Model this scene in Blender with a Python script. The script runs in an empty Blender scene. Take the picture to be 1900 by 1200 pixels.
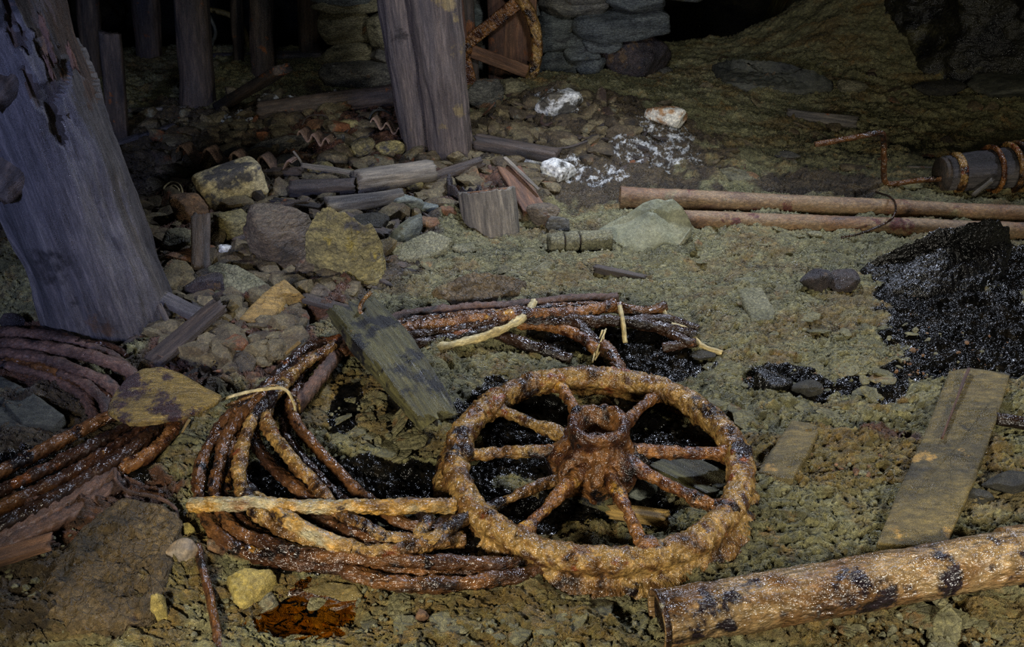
import bpy, math, random
import numpy as np
from mathutils import Vector

# ---------------------------------------------------------------- camera, light, exposure
sc = bpy.context.scene
C = sc.collection
W_, H_ = 1900.0, 1200.0
FPX = 1645.0
CAMH = 1.5
PITCH = math.radians(30)
cam_d = bpy.data.cameras.new('camera'); cam = bpy.data.objects.new('camera', cam_d); C.objects.link(cam)
cam.location = (0, 0, CAMH); cam.rotation_euler = (math.radians(90) - PITCH, 0, 0)
cam_d.sensor_width = 36; cam_d.lens = 36 * FPX / W_; cam_d.clip_start = .02; cam_d.clip_end = 60
sc.camera = cam
sc.view_settings.view_transform = 'Standard'; sc.view_settings.look = 'None'
sc.cycles.use_denoising = False
sc.cycles.use_adaptive_sampling = False
sc.view_settings.exposure = 3.0; sc.view_settings.gamma = 1; sc.view_settings.use_curve_mapping = False
wd = bpy.data.worlds.new('mine_dark'); sc.world = wd; wd.use_nodes = True
wd.node_tree.nodes['Background'].inputs[0].default_value = (.35, .42, .6, 1)
wd.node_tree.nodes['Background'].inputs[1].default_value = .012

def lamp(name, loc, target, power, color, size=.15, spot=None, blend=.9):
    d = bpy.data.lights.new(name, 'SPOT' if spot else 'AREA')
    d.energy = power; d.color = color
    if spot:
        d.spot_size = math.radians(spot); d.spot_blend = blend; d.shadow_soft_size = size
    else:
        d.shape = 'DISK'; d.size = size
    o = bpy.data.objects.new(name, d); C.objects.link(o); o.location = loc
    o.rotation_euler = (Vector(target) - Vector(loc)).to_track_quat('-Z', 'Y').to_euler()
    return o
# the torches the photographer lit the mine with, plus two added far fills
lamp('torch_near', (-.85, .25, .95), (.25, 2.0, 0), 22, (1, .92, .76), .10, spot=100)
lamp('torch_right', (1.5, .45, .95), (1.0, 2.6, 0), 17, (1, .95, .82), .12, spot=100)
lamp('torch_post', (-1.55, .5, 1.15), (-1.2, 2.6, .8), 24, (.42, .52, 1), .10, spot=70)
lamp('torch_far', (.5, 2.4, 1.9), (.15, 5.0, .2), 17, (.85, .9, 1), .12, spot=66)
lamp('fill_far_right', (1.9, 3.3, 1.95), (3.2, 6.3, .3), 2, (.95, .95, .85), .15, spot=80)  # added fill lamp, brightens the far right rock face
lamp('fill_far_left', (-.9, 3.3, 1.95), (-2.0, 6.0, .3), 3, (.7, .8, 1), .15, spot=85)  # added fill lamp, lifts the props at the back left
lamp('torch_back', (.5, 4.1, 2.15), (.3, 2.1, .0), 44, (.72, .8, 1), .14, spot=105)
lamp('torch_back_right', (2.6, 3.9, 2.1), (1.5, 2.2, .0), 20, (.75, .82, 1), .14, spot=100)

# ---------------------------------------------------------------- noise
def _hash(ix, iy, iz, seed):
    h = (ix.astype(np.uint32) * np.uint32(374761393) + iy.astype(np.uint32) * np.uint32(668265263)
         + iz.astype(np.uint32) * np.uint32(2246822519) + np.uint32((seed * 3266489917) & 0xffffffff))
    h = (h ^ (h >> np.uint32(13))) * np.uint32(1274126177)
    h = (h ^ (h >> np.uint32(16))) * np.uint32(2654435761)
    return h ^ (h >> np.uint32(15))
def noise3(p, seed=0):
    p = np.asarray(p, dtype=np.float64)
    i = np.floor(p).astype(np.int64); f = p - i; u = f * f * f * (f * (f * 6 - 15) + 10)
    out = 0
    for dx in (0, 1):
        wx = u[:, 0] if dx else 1 - u[:, 0]
        for dy in (0, 1):
            wy = u[:, 1] if dy else 1 - u[:, 1]
            for dz in (0, 1):
                wz = u[:, 2] if dz else 1 - u[:, 2]
                h = _hash(i[:, 0] + dx, i[:, 1] + dy, i[:, 2] + dz, seed)
                g = (((h & 1023).astype(float) / 511.5 - 1) * (f[:, 0] - dx) + (((h >> np.uint32(10)) & 1023).astype(float) / 511.5 - 1) * (f[:, 1] - dy)
                     + (((h >> np.uint32(20)) & 1023).astype(float) / 511.5 - 1) * (f[:, 2] - dz))
                out = out + wx * wy * wz * g
    return out * 1.4
def noise2(x, y, seed=0):
    ix = np.floor(x).astype(np.int64); iy = np.floor(y).astype(np.int64)
    fx = x - ix; fy = y - iy
    ux = fx * fx * (3 - 2 * fx); uy = fy * fy * (3 - 2 * fy); z0 = np.zeros_like(ix)
    out = 0
    for dx in (0, 1):
        for dy in (0, 1):
            h = _hash(ix + dx, iy + dy, z0, seed)
            g = ((h & 1023).astype(float) / 511.5 - 1) * (fx - dx) + (((h >> np.uint32(10)) & 1023).astype(float) / 511.5 - 1) * (fy - dy)
            out = out + (ux if dx else 1 - ux) * (uy if dy else 1 - uy) * g
    return out * 1.5
def fbm3(p, seed=0, oc=4, gain=.5, ridge=False):
    a = 1; s = 0; q = np.array(p, float)
    for k in range(oc):
        n = noise3(q, seed + k * 17)
        s = s + a * ((1 - 2 * np.abs(n)) - .6 if ridge else n)
        a *= gain; q = q * 2.03 + 7.7
    return s
def fbm2(x, y, seed=0, oc=4, gain=.5):
    a = 1; s = 0
    for k in range(oc):
        s = s + a * noise2(x, y, seed + k * 17); a *= gain; x = x * 2.03 + 3.1; y = y * 2.03 + 1.7
    return s
def cell2(x, y, seed=0):
    """distance to the nearest and second nearest jittered point"""
    ix = np.floor(x).astype(np.int64); iy = np.floor(y).astype(np.int64)
    f1 = np.full(x.shape, 9.); f2 = np.full(x.shape, 9.); idc = np.zeros(x.shape)
    for dx in (-1, 0, 1):
        for dy in (-1, 0, 1):
            h = _hash(ix + dx, iy + dy, np.zeros_like(ix), seed)
            px = ix + dx + (h & 1023).astype(float) / 1023; py = iy + dy + ((h >> np.uint32(10)) & 1023).astype(float) / 1023
            d = np.hypot(px - x, py - y)
            c = d < f1
            f2 = np.where(c, f1, np.minimum(f2, d)); idc = np.where(c, ((h >> np.uint32(20)) & 1023).astype(float) / 1023, idc); f1 = np.where(c, d, f1)
    return f1, f2, idc
def sstep(a, b, x):
    t = np.clip((x - a) / (b - a), 0, 1); return t * t * (3 - 2 * t)

# ---------------------------------------------------------------- reading places off the photograph
cp, sp = math.cos(PITCH), math.sin(PITCH)
def ray(px, py):
    a = (px - 950) / FPX; b = (600 - py) / FPX
    return np.array([a, cp + b * sp, -sp + b * cp])
def U(px, py, z=0.):
    r = ray(px, py); t = (z - CAMH) / r[2]; return np.array([0, 0, CAMH]) + r * t
def V(px, py, Y):
    r = ray(px, py); return np.array([0, 0, CAMH]) + r * (Y / r[1])
def depth(p): return p[1] * cp + (CAMH - p[2]) * sp

# ---------------------------------------------------------------- the ground
BL = []      # (x, y, sx, sy, height)
def bump(px, py, rx, ry, h):
    c = U(px, py); a = U(px + rx, py); b = U(px, py - ry); d = U(px, py + ry)
    BL.append((c[0], c[1], a[0] - c[0], (b[1] - d[1]) / 2, h))
bump(470, 440, 230, 110, .07); bump(640, 330, 250, 70, .06); bump(1050, 230, 200, 70, .17)
bump(1180, 290, 120, 40, .06); bump(620, 230, 160, 40, .08)
bump(930, 520, 150, 35, .035); bump(400, 630, 110, 50, .05); bump(200, 1060, 150, 90, .035)
bump(760, 470, 120, 40, .03); bump(1500, 420, 200, 60, .02)
bump(1110, 860, 190, 110, -.045); bump(740, 895, 110, 45, -.045); bump(560, 1130, 110, 60, -.05)
bump(1200, 670, 90, 45, -.03); bump(100, 790, 110, 60, -.02); bump(1740, 860, 90, 110, -.012)
bump(1800, 640, 170, 80, .03); bump(670, 800, 120, 70, .02)
def HM(x, y):
    """the large shape of the ground"""
    x = np.asarray(x, float); y = np.asarray(y, float)
    h = np.zeros(np.broadcast(x, y).shape)
    for cx, cy, sx, sy, a in BL:
        h = h + a * np.exp(-.5 * (((x - cx) / sx) ** 2 + ((y - cy) / sy) ** 2) * 1.3)
    h = h + .022 * fbm2(x * 1.9 + 5, y * 1.9, 3, 2)
    h = h + .09 * sstep(4.6, 6.6, y) * sstep(.6, 2.0, x) + .46 * sstep(5.3, 6.9, y) * sstep(1.5, 2.6, x)
    h = h - 1.6 * sstep(6.6, 8.2, y) * (1 - sstep(2.0, 2.8, x - .15 * (y - 6.6)))
    return h
def G(px, py, dz=0.):
    z = dz
    for _ in range(14):
        p = U(px, py, z); z = .5 * z + .5 * (float(HM(p[0], p[1])) + dz)
    return U(px, py, z)
def mask(x, y, blobs, n):
    m = np.zeros(x.shape)
    for px, py, rx, ry in blobs:
        c = G(px, py); sx = rx * depth(c) / FPX; sy = (G(px, py - ry)[1] - G(px, py + ry)[1]) / 2
        q = np.sqrt(((x - c[0]) / sx) ** 2 + ((y - c[1]) / sy) ** 2)
        m = np.maximum(m, sstep(1.25, .75, q + n))
    return m
TAR = [(1830, 600, 190, 75), (1790, 660, 110, 45), (1700, 690, 70, 25), (1205, 668, 105, 52), (950, 770, 100, 75), (1110, 860, 230, 110), (930, 950, 120, 50),
       (760, 905, 150, 42), (560, 900, 140, 60), (1455, 712, 80, 30), (640, 770, 30, 60), (760, 740, 40, 60), (1620, 720, 60, 30), (1100, 630, 120, 30),
       (700, 1010, 260, 40), (120, 880, 160, 50), (1840, 480, 80, 60)]
RUST = [(430, 640, 150, 75), (330, 400, 90, 70), (640, 230, 170, 55), (560, 1010, 180, 40), (60, 650, 160, 60), (800, 350, 160, 40), (560, 560, 90, 40),
        (1640, 810, 60, 20), (170, 930, 160, 60)]
OCHRE = [(1530, 850, 190, 60), (560, 1140, 180, 60), (1560, 830, 80, 30), (650, 720, 70, 30), (1840, 850, 60, 50),
         (900, 1160, 300, 60), (1000, 950, 130, 50), (1700, 1160, 300, 60), (330, 1060, 60, 120)]
WHITE = [(1220, 280, 95, 40), (1045, 318, 50, 24), (1120, 330, 60, 16), (445, 226, 45, 16), (1040, 192, 60, 26), (570, 190, 60, 10), (1240, 245, 60, 20)]
DARK = [(1520, 345, 150, 22), (1090, 250, 260, 95), (500, 280, 330, 130), (860, 350, 150, 50), (200, 300, 160, 120), (560, 430, 260, 120), (330, 700, 120, 60),
        (100, 780, 140, 80), (150, 1050, 240, 110)]

def build_mesh(name, verts, faces, mat, parent=None, gc=None, masks=None, smooth=True, recenter=True):
    verts = np.asarray(verts, float)
    org = np.zeros(3)
    if recenter:
        lo, hi = verts.min(0), verts.max(0); org = np.array([(lo[0] + hi[0]) / 2, (lo[1] + hi[1]) / 2, lo[2]])
    me = bpy.data.meshes.new(name)
    faces_a = faces if isinstance(faces, np.ndarray) else None
    if faces_a is not None:
        n, k = faces_a.shape
        me.vertices.add(len(verts)); me.vertices.foreach_set('co', (verts - org).astype(np.float32).ravel())
        me.loops.add(n * k); me.loops.foreach_set('vertex_index', faces_a.astype(np.int32).ravel())
        me.polygons.add(n); me.polygons.foreach_set('loop_start', np.arange(0, n * k, k, dtype=np.int32))
        me.polygons.foreach_set('loop_total', np.full(n, k, dtype=np.int32)); me.update(calc_edges=True)
    else:
        me.from_pydata((verts - org).tolist(), [], [list(f) for f in faces])
    me.polygons.foreach_set('use_smooth', np.full(len(me.polygons), smooth, dtype=bool))
    a = me.attributes.new('gc', 'FLOAT_VECTOR', 'POINT')
    a.data.foreach_set('vector', np.asarray(gc if gc is not None else verts - org, dtype=np.float32).ravel())
    for nm, arr in (masks or {}).items():
        a = me.attributes.new(nm, 'FLOAT_COLOR', 'POINT'); a.data.foreach_set('color', arr.astype(np.float32).ravel())
    me.materials.append(mat); me.validate(); me.update()
    o = bpy.data.objects.new(name, me); C.objects.link(o)
    o.location = org
    if parent is not None:
        o.parent = parent; o.location = Vector(org) - parent.location
    return o
def tag(o, label, cat, group=None, kind=None):
    o['label'] = label; o['category'] = cat
    if group: o['group'] = group
    if kind: o['kind'] = kind
    return o
def structure(o, label=None):
    o['kind'] = 'structure'
    if label: o['label'] = label
    return o
def thing(name, label, cat, loc, group=None):
    o = bpy.data.objects.new(name, None); C.objects.link(o); o.location = Vector([float(v) for v in loc])
    o.empty_display_size = .05
    return tag(o, label, cat, group)

# ---------------------------------------------------------------- materials
DES = .14
def lin(c):
    c = np.array(c, float) / 255.; c = c + DES * (c.mean() - c); return tuple(np.where(c < .04045, c / 12.92, ((c + .055) / 1.055) ** 2.4)) + (1,)
class NB:
    def __init__(s, name):
        s.m = bpy.data.materials.new(name); s.m.use_nodes = True; s.t = s.m.node_tree; s.n = s.t.nodes
        s.b = s.n['Principled BSDF']
    def link(s, a, b): s.t.links.new(a, b)
    def add(s, typ, **kw):
        x = s.n.new(typ)
        for k, v in kw.items(): setattr(x, k, v)
        return x
    def attr(s, nm):
        a = s.add('ShaderNodeAttribute'); a.attribute_name = nm; return a
    def scale(s, vec, st):
        v = s.add('ShaderNodeVectorMath', operation='MULTIPLY'); s.link(vec, v.inputs[0]); v.inputs[1].default_value = st; return v.outputs[0]
    def noise(s, vec, sc_, det=6, rough=.6, dist=0):
        x = s.add('ShaderNodeTexNoise'); s.link(vec, x.inputs['Vector']); x.inputs['Scale'].default_value = sc_
        x.inputs['Detail'].default_value = det; x.inputs['Roughness'].default_value = rough; x.inputs['Distortion'].default_value = dist
        return x.outputs['Fac']
    def ramp(s, fac, cols, lo=.3, hi=.7):
        r = s.add('ShaderNodeValToRGB'); s.link(fac, r.inputs[0]); e = r.color_ramp.elements
        while len(e) < len(cols): e.new(.5)
        for i, c in enumerate(cols):
            e[i].position = lo + (hi - lo) * i / max(1, len(cols) - 1); e[i].color = c
        return r.outputs[0]
    def mr(s, fac, a, b, c, d):
        m = s.add('ShaderNodeMapRange'); s.link(fac, m.inputs[0])
        for k, v in zip((1, 2, 3, 4), (a, b, c, d)): m.inputs[k].default_value = v
        return m.outputs[0]
    def mix(s, fac, a, b, mode='MIX'):
        m = s.add('ShaderNodeMix', data_type='RGBA', blend_type=mode)
        if isinstance(fac, float): m.inputs[0].default_value = fac
        else: s.link(fac, m.inputs[0])
        for k, v in ((6, a), (7, b)):
            if isinstance(v, tuple): m.inputs[k].default_value = v
            else: s.link(v, m.inputs[k])
        return m.outputs[2]
    def math(s, op, a, b=None):
        m = s.add('ShaderNodeMath', operation=op)
        for k, v in ((0, a), (1, b)):
            if v is None: continue
            if isinstance(v, (int, float)): m.inputs[k].default_value = v
            else: s.link(v, m.inputs[k])
        return m.outputs[0]
    def bump(s, h, strength, dist, prev=None):
        b = s.add('ShaderNodeBump'); b.inputs['Strength'].default_value = strength; b.inputs['Distance'].default_value = dist
        s.link(h, b.inputs['Height'])
        if prev is not None: s.link(prev, b.inputs['Normal'])
        return b.outputs[0]
    def crackle(s, vec, sc_):
        v = s.add('ShaderNodeTexVoronoi', feature='DISTANCE_TO_EDGE'); s.link(vec, v.inputs['Vector']); v.inputs['Scale'].default_value = sc_
        return v.outputs['Distance']

def M(name, cols, sc1=7, stretch=(1, 1, 1), rough=(.35, .75), bd=.004, bsc=60, patch=None, crack=0, crack_sc=30, lo=.32, hi=.68, spec=.5, vary=.7, det=8, bro=.78):
    b = NB(name); gc = b.attr('gc').outputs['Vector']; gs = b.scale(gc, stretch)
    col = b.ramp(b.noise(gs, sc1, 7, .65, .3), [lin(c) for c in cols], lo, hi)
    for p in (patch or []):      # (colour, scale, threshold)
        f = b.mr(b.noise(b.scale(gc, (1.03, .97, 1.1)), p[1], 6, .65), p[2], p[2] + .05, 0, 1)
        col = b.mix(f, col, lin(p[0]))
    fine = b.noise(gs, bsc * 1.1, 5, .8)
    col = b.mix(vary, col, b.ramp(fine, [(.12, .1, .09, 1), (.85, .85, .85, 1), (2.3, 2.2, 2.0, 1)], .3, .7), 'MULTIPLY')
    b.link(col, b.b.inputs['Base Color'])
    b.link(b.mr(b.noise(gs, sc1 * 4, 6, .8), .35, .6, rough[0], rough[1]), b.b.inputs['Roughness'])
    n = b.bump(b.noise(gs, bsc, det, bro), 1, bd * 1.6)
    if crack:
        n = b.bump(b.mr(b.crackle(gs, crack_sc), 0, .12, 0, 1), 1, crack, n)
    b.link(n, b.b.inputs['Normal']); b.b.inputs['Specular IOR Level'].default_value = spec
    return b.m

MT = {}
MT['post'] = M('post_timber', [(34, 32, 36), (66, 62, 66), (92, 86, 84), (50, 46, 48)], 5, (.1, 1, 1), (.4, .75), .006, 80, [((74, 52, 38), 3.2, .63), ((28, 25, 28), 2.4, .6)])
MT['peeled'] = M('peeled_bark', [(26, 20, 20), (56, 44, 40), (84, 62, 46), (38, 32, 32)], 7, (.12, 1, 1), (.5, .85), .009, 55, [((112, 74, 40), 7, .6)])
MT['post2'] = M('post_split_timber', [(30, 27, 31), (62, 56, 60), (90, 78, 72), (48, 38, 36)], 5, (.08, 1, 1), (.4, .75), .005, 80, [((116, 98, 62), 5, .62), ((40, 30, 28), 4, .62)])
MT['darkwood'] = M('dark_timber', [(24, 21, 20), (52, 44, 40), (76, 62, 50), (36, 30, 28)], 7, (.14, 1, 1), (.4, .75), .004, 50, [((120, 66, 24), 7, .62)])
MT['brownwood'] = M('brown_timber', [(50, 30, 20), (86, 54, 36), (110, 74, 46), (58, 38, 28)], 7, (.12, 1, 1), (.5, .8), .004, 55, [((104, 56, 22), 8, .6)])
MT['greywood'] = M('grey_timber', [(50, 46, 42), (92, 86, 76), (122, 112, 96), (66, 60, 54)], 9, (.1, 1, 1), (.5, .8), .004, 60, [((120, 68, 30), 6, .64)])
MT['greenwood'] = M('mossy_timber', [(20, 20, 14), (60, 58, 32), (94, 90, 48), (36, 36, 22)], 6, (.1, 1, 1), (.32, .7), .006, 60, [((14, 13, 12), 5, .53), ((122, 96, 46), 9, .63)])
MT['ochrewood'] = M('ochre_timber', [(60, 42, 22), (128, 100, 44), (150, 118, 52), (74, 56, 30)], 8, (.12, 1, 1), (.4, .75), .005, 55, [((96, 54, 26), 7, .58)])
MT['rust'] = M('wet_rust', [(22, 12, 10), (78, 42, 20), (136, 88, 40), (48, 24, 14)], 13, (1, 1, 1), (.06, .42), .010, 58, [((26, 16, 14), 10, .58), ((176, 128, 44), 8, .6)], lo=.34, hi=.66, det=3, bro=.55)
MT['rust_dark'] = M('dark_wet_rust', [(18, 11, 10), (60, 32, 18), (112, 72, 34), (36, 20, 14)], 12, (1, 1, 1), (.06, .4), .010, 55, [((20, 15, 17), 8, .53), ((150, 112, 44), 13, .68)], det=3, bro=.55)
MT['rust_ochre'] = M('ochre_rust_crust', [(34, 20, 12), (104, 70, 32), (150, 116, 58), (70, 42, 22)], 11, (1, 1, 1), (.06, .42), .010, 58, [((26, 17, 18), 7, .545), ((108, 52, 22), 9, .61)], lo=.36, hi=.64, det=3, bro=.55)
MT['rope'] = M('rusty_wire_rope', [(20, 12, 10), (62, 36, 20), (104, 66, 32), (32, 20, 16)], 9, (.5, 1, 1), (.06, .42), .010, 66, [((22, 15, 14), 12, .56), ((150, 104, 38), 9, .64)], det=3, bro=.55)
MT['rope_dark'] = M('tarred_wire_rope', [(12, 10, 11), (30, 20, 16), (56, 34, 20), (18, 14, 13)], 8, (.5, 1, 1), (.06, .42), .010, 66, [((110, 58, 20), 9, .63)], det=3, bro=.55)
MT['rope_red'] = M('red_rust_wire_rope', [(34, 22, 18), (70, 48, 38), (98, 68, 52), (46, 32, 26)], 9, (.5, 1, 1), (.35, .7), .003, 110, [((30, 20, 18), 8, .6)])
MT['rope_yellow'] = M('ochre_caked_wire_rope', [(80, 50, 20), (160, 118, 46), (150, 142, 110), (110, 66, 24)], 10, (.5, 1, 1), (.2, .55), .010, 66, [((40, 24, 16), 9, .62)], det=3, bro=.55)
MT['pipe'] = M('rusty_pipe', [(66, 50, 42), (112, 78, 46), (132, 106, 72), (86, 58, 42)], 6, (.5, 1, 1), (.35, .7), .002, 120, [((86, 34, 22), 9, .6), ((120, 108, 72), 5, .6)])
MT['pipe_wet'] = M('wet_rusty_pipe', [(34, 22, 18), (106, 74, 40), (134, 108, 68), (68, 42, 26)], 7, (.5, 1, 1), (.06, .42), .010, 62, [((112, 44, 20), 6, .58), ((30, 21, 26), 6, .53), ((124, 118, 98), 12, .64)], det=3, bro=.55)
MT['tar'] = M('black_tar', [(4, 4, 4), (8, 8, 8), (14, 12, 10), (6, 5, 5)], 9, (1, 1, 1), (.06, .42), .009, 65, vary=.3, det=3, bro=.55)
DES = .34
MT['rock'] = M('grey_slate', [(52, 52, 48), (84, 82, 72), (108, 104, 88), (62, 58, 52)], 6, (1, 1, 2.5), (.45, .8), .006, 45, [((120, 76, 36), 6, .6)], .003)
MT['rock_olive'] = M('olive_stone', [(60, 58, 36), (104, 98, 62), (130, 122, 82), (80, 72, 42)], 6, (1, 1, 2.2), (.4, .8), .005, 60, [((136, 92, 42), 7, .63)], .003)
MT['rock_brown'] = M('brown_stone', [(52, 42, 32), (96, 76, 52), (112, 94, 66), (66, 50, 36)], 5, (1, 1, 2), (.5, .85), .006, 50, [((126, 74, 38), 6, .58), ((72, 72, 62), 5, .6)], .003)
MT['rock_yellow'] = M('yellow_stone', [(70, 58, 34), (128, 114, 58), (160, 142, 66), (84, 76, 56)], 5, (1, 1, 1.6), (.45, .8), .006, 50, [((76, 72, 70), 4.5, .57), ((172, 146, 34), 8, .64)], .003)
MT['rock_bright'] = M('bright_yellow_stone', [(110, 92, 28), (158, 136, 44), (176, 150, 54), (130, 108, 36)], 7, (1, 1, 1), (.25, .6), .004, 60)
MT['rock_orange'] = M('orange_stone', [(76, 44, 22), (128, 76, 36), (142, 98, 54), (84, 60, 40)], 7, (1, 1, 1), (.5, .85), .006, 55, [((96, 96, 76), 6, .6)])
MT['rock_blue'] = M('blue_grey_stone', [(52, 60, 62), (92, 104, 100), (116, 124, 108), (64, 70, 68)], 8, (1, 1, 3), (.4, .8), .005, 60, [((120, 84, 44), 8, .63)])
MT['rock_purple'] = M('purple_brown_stone', [(22, 18, 22), (46, 38, 42), (66, 52, 48), (30, 25, 26)], 7, (1, 1, 1), (.2, .6), .006, 60, [((104, 74, 38), 7, .56)])
MT['rock_dark'] = M('dark_rock', [(20, 19, 17), (40, 38, 30), (58, 54, 38), (28, 26, 22)], 4, (1, 1, 2), (.3, .75), .01, 35, [((76, 70, 34), 3, .62)])
MT['black_rock'] = M('black_wet_rock', [(9, 9, 8), (20, 19, 14), (42, 40, 24), (14, 13, 11)], 3, (1, 1, 2), (.12, .5), .012, 30, [((70, 66, 34), 2.4, .62)], det=4, bro=.6)
MT['rock_white'] = M('white_crusted_stone', [(70, 66, 54), (190, 192, 184), (226, 228, 222), (98, 90, 70)], 7, (1, 1, 1), (.5, .85), .006, 60, [((64, 52, 36), 8, .6)], lo=.38, hi=.56)
MT['white_orange'] = M('white_orange_stone', [(206, 200, 176), (220, 214, 190), (186, 130, 70), (150, 92, 40)], 6, (1, 1, 1), (.5, .8), .005, 60, lo=.46, hi=.62)
DES = .1
MT['leaf'] = M('leaf_shaped_slate', [(64, 46, 24), (130, 106, 46), (146, 120, 54), (70, 46, 38)], 7, (.4, 1.8, 1), (.25, .55), .006, 70, [((56, 34, 34), 5.5, .51), ((172, 150, 88), 12, .67)])
MT['block'] = M('pale_block', [(96, 84, 56), (168, 154, 112), (196, 184, 140), (84, 82, 78)], 10, (1, 1, 1), (.6, .9), .004, 60, [((82, 80, 80), 5, .56)])
MT['corr'] = M('corrugated_sheet', [(94, 74, 62), (132, 106, 90), (118, 96, 80), (80, 64, 56)], 12, (1, 1, 1), (.6, .9), .002, 90)
MT['mudstone'] = M('mud_caked_stone', [(78, 76, 52), (112, 110, 78), (134, 130, 98), (92, 88, 62)], 5, (1, 1, 1), (.45, .85), .005, 85, [((132, 98, 50), 6, .66)], .003, 60)
MT['pale_mud'] = M('pale_mud_stone', [(92, 94, 72), (120, 122, 94), (140, 140, 110), (104, 104, 78)], 5, (1, 1, 1), (.5, .85), .003, 70, [((136, 118, 78), 6, .64)], vary=.4)
MT['mud_flake'] = M('mud_flake', [(66, 62, 38), (104, 100, 64), (124, 118, 80), (82, 76, 48)], 4, (1, 1, 1), (.4, .8), .006, 55, [((128, 98, 54), 5, .6)], .003, 40)
MT['mudboard'] = M('mud_caked_board', [(46, 40, 20), (86, 74, 36), (106, 90, 44), (56, 50, 26)], 5, (.3, 1, 1), (.22, .6), .004, 60, [((32, 30, 20), 3.2, .6), ((160, 124, 56), 9, .63)])
MT['mudslab'] = M('brown_mud_slab', [(50, 42, 26), (94, 76, 46), (116, 96, 60), (66, 52, 32)], 6, (1, 1, 1), (.3, .75), .007, 60, [((128, 112, 70), 9, .62), ((60, 40, 26), 6, .62)], .004, 45)
MT['slate'] = M('dark_slate', [(32, 34, 30), (56, 58, 48), (72, 72, 58), (42, 42, 36)], 6, (.4, 1, 1), (.4, .75), .004, 60, [((92, 74, 50), 8, .62)])
MT['pebble'] = M('grey_pebble', [(96, 88, 80), (124, 110, 92), (150, 118, 72), (90, 84, 80)], 9, (1, .4, 1), (.4, .7), .001, 60)
MT['straw'] = M('pale_fibre', [(120, 104, 62), (170, 150, 96), (190, 176, 128), (110, 92, 60)], 20, (.3, 1, 1), (.5, .8), .001, 150)
MT['green'] = M('green_fibre', [(40, 96, 66), (60, 140, 96), (70, 160, 110), (40, 100, 70)], 9)
MT['rubble'] = M('loose_rubble', [(34, 28, 20), (84, 70, 46), (112, 100, 68), (56, 40, 28)], 3, (1, 1, 1), (.35, .8), .004, 90, [((124, 72, 34), 3, .6), ((112, 112, 92), 4, .62)], lo=.35, hi=.65)
MT['hose'] = M('faded_yellow_hose', [(80, 66, 24), (100, 82, 30), (110, 92, 40), (70, 60, 26)], 9)

b = NB('mud_floor'); gc = b.attr('gc').outputs['Vector']
m1 = b.add('ShaderNodeSeparateColor'); b.link(b.attr('m1').outputs['Color'], m1.inputs[0])
m2 = b.add('ShaderNodeSeparateColor'); b.link(b.attr('m2').outputs['Color'], m2.inputs[0])
gs = b.scale(gc, (.75, 1.35, 1))
col = b.ramp(b.noise(gs, 3.5, 8, .68, .4), [lin(c) for c in ((70, 68, 42), (112, 108, 68), (132, 128, 86), (118, 100, 56), (82, 78, 50))], .3, .7)
col = b.mix(b.mr(b.noise(gc, 9, 7, .7), .57, .66, 0, .7), col, lin((142, 106, 50)))
def speck(k, sc_, lo_, hi_, nz=.9): # mask broken up by noise
    return b.mr(b.math('ADD', k, b.math('MULTIPLY', b.math('SUBTRACT', b.noise(gc, sc_, 7, .7), .5), nz)), lo_, hi_, 0, 1)
col = b.mix(speck(m2.outputs[2], 6, .4, .8), col, b.ramp(b.noise(gc, 12, 7, .7), [lin(c) for c in ((34, 27, 20), (66, 54, 36), (84, 70, 44), (50, 38, 26))]))
col = b.mix(speck(m1.outputs[0], 8, .35, .75), col, b.ramp(b.noise(gc, 10, 7, .7), [lin(c) for c in ((46, 34, 24), (88, 58, 38), (106, 68, 44), (70, 58, 40))]))
col = b.mix(speck(m1.outputs[1], 8, .45, .85), col, b.ramp(b.noise(gc, 14, 7, .7), [lin(c) for c in ((70, 58, 28), (122, 98, 46), (114, 102, 54), (88, 74, 40))]))
col = b.mix(speck(m1.outputs[2], 26, .38, .62, 1.3), col, b.ramp(b.noise(gc, 18, 7, .7), [lin(c) for c in ((5, 5, 5), (13, 12, 10), (30, 24, 14))], .35, .7))
col = b.mix(speck(m2.outputs[0], 30, .95, 1.3, 3.2), col, lin((205, 208, 206)))
fine = b.noise(gs, 55, 6, .72)
col = b.mix(.62, col, b.ramp(fine, [(.12, .1, .08, 1), (.85, .85, .85, 1), (2.3, 2.2, 2.0, 1)], .32, .68), 'MULTIPLY')
b.link(col, b.b.inputs['Base Color'])
rg = b.mr(b.noise(gc, 13, 6, .7), .35, .65, .3, .75)
rgm = b.add('ShaderNodeMix', data_type='FLOAT'); b.link(speck(m1.outputs[2], 26, .38, .62, 1.3), rgm.inputs[0]); b.link(rg, rgm.inputs[2]); rgm.inputs[3].default_value = .13
b.link(rgm.outputs[0], b.b.inputs['Roughness'])
nn = b.bump(b.noise(gs, 26, 9, .78, .6), 1, .022)
nn = b.bump(b.noise(gs, 110, 3, .6), 1, .0028, nn)
nn = b.bump(b.mr(b.crackle(b.scale(gc, (.8, 1.2, 1)), 42), 0, .1, 0, 1), .6, .003, nn)
nt = b.bump(b.noise(gc, 60, 3, .55), 1, .0085)
nmx = b.mix(speck(m1.outputs[2], 26, .38, .62, 1.3), nn, nt); b.link(nmx, b.b.inputs['Normal']); b.link(b.mr(m1.outputs[2], 0, 1, .5, .10), b.b.inputs['Specular IOR Level']); MT['floor'] = b.m

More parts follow.
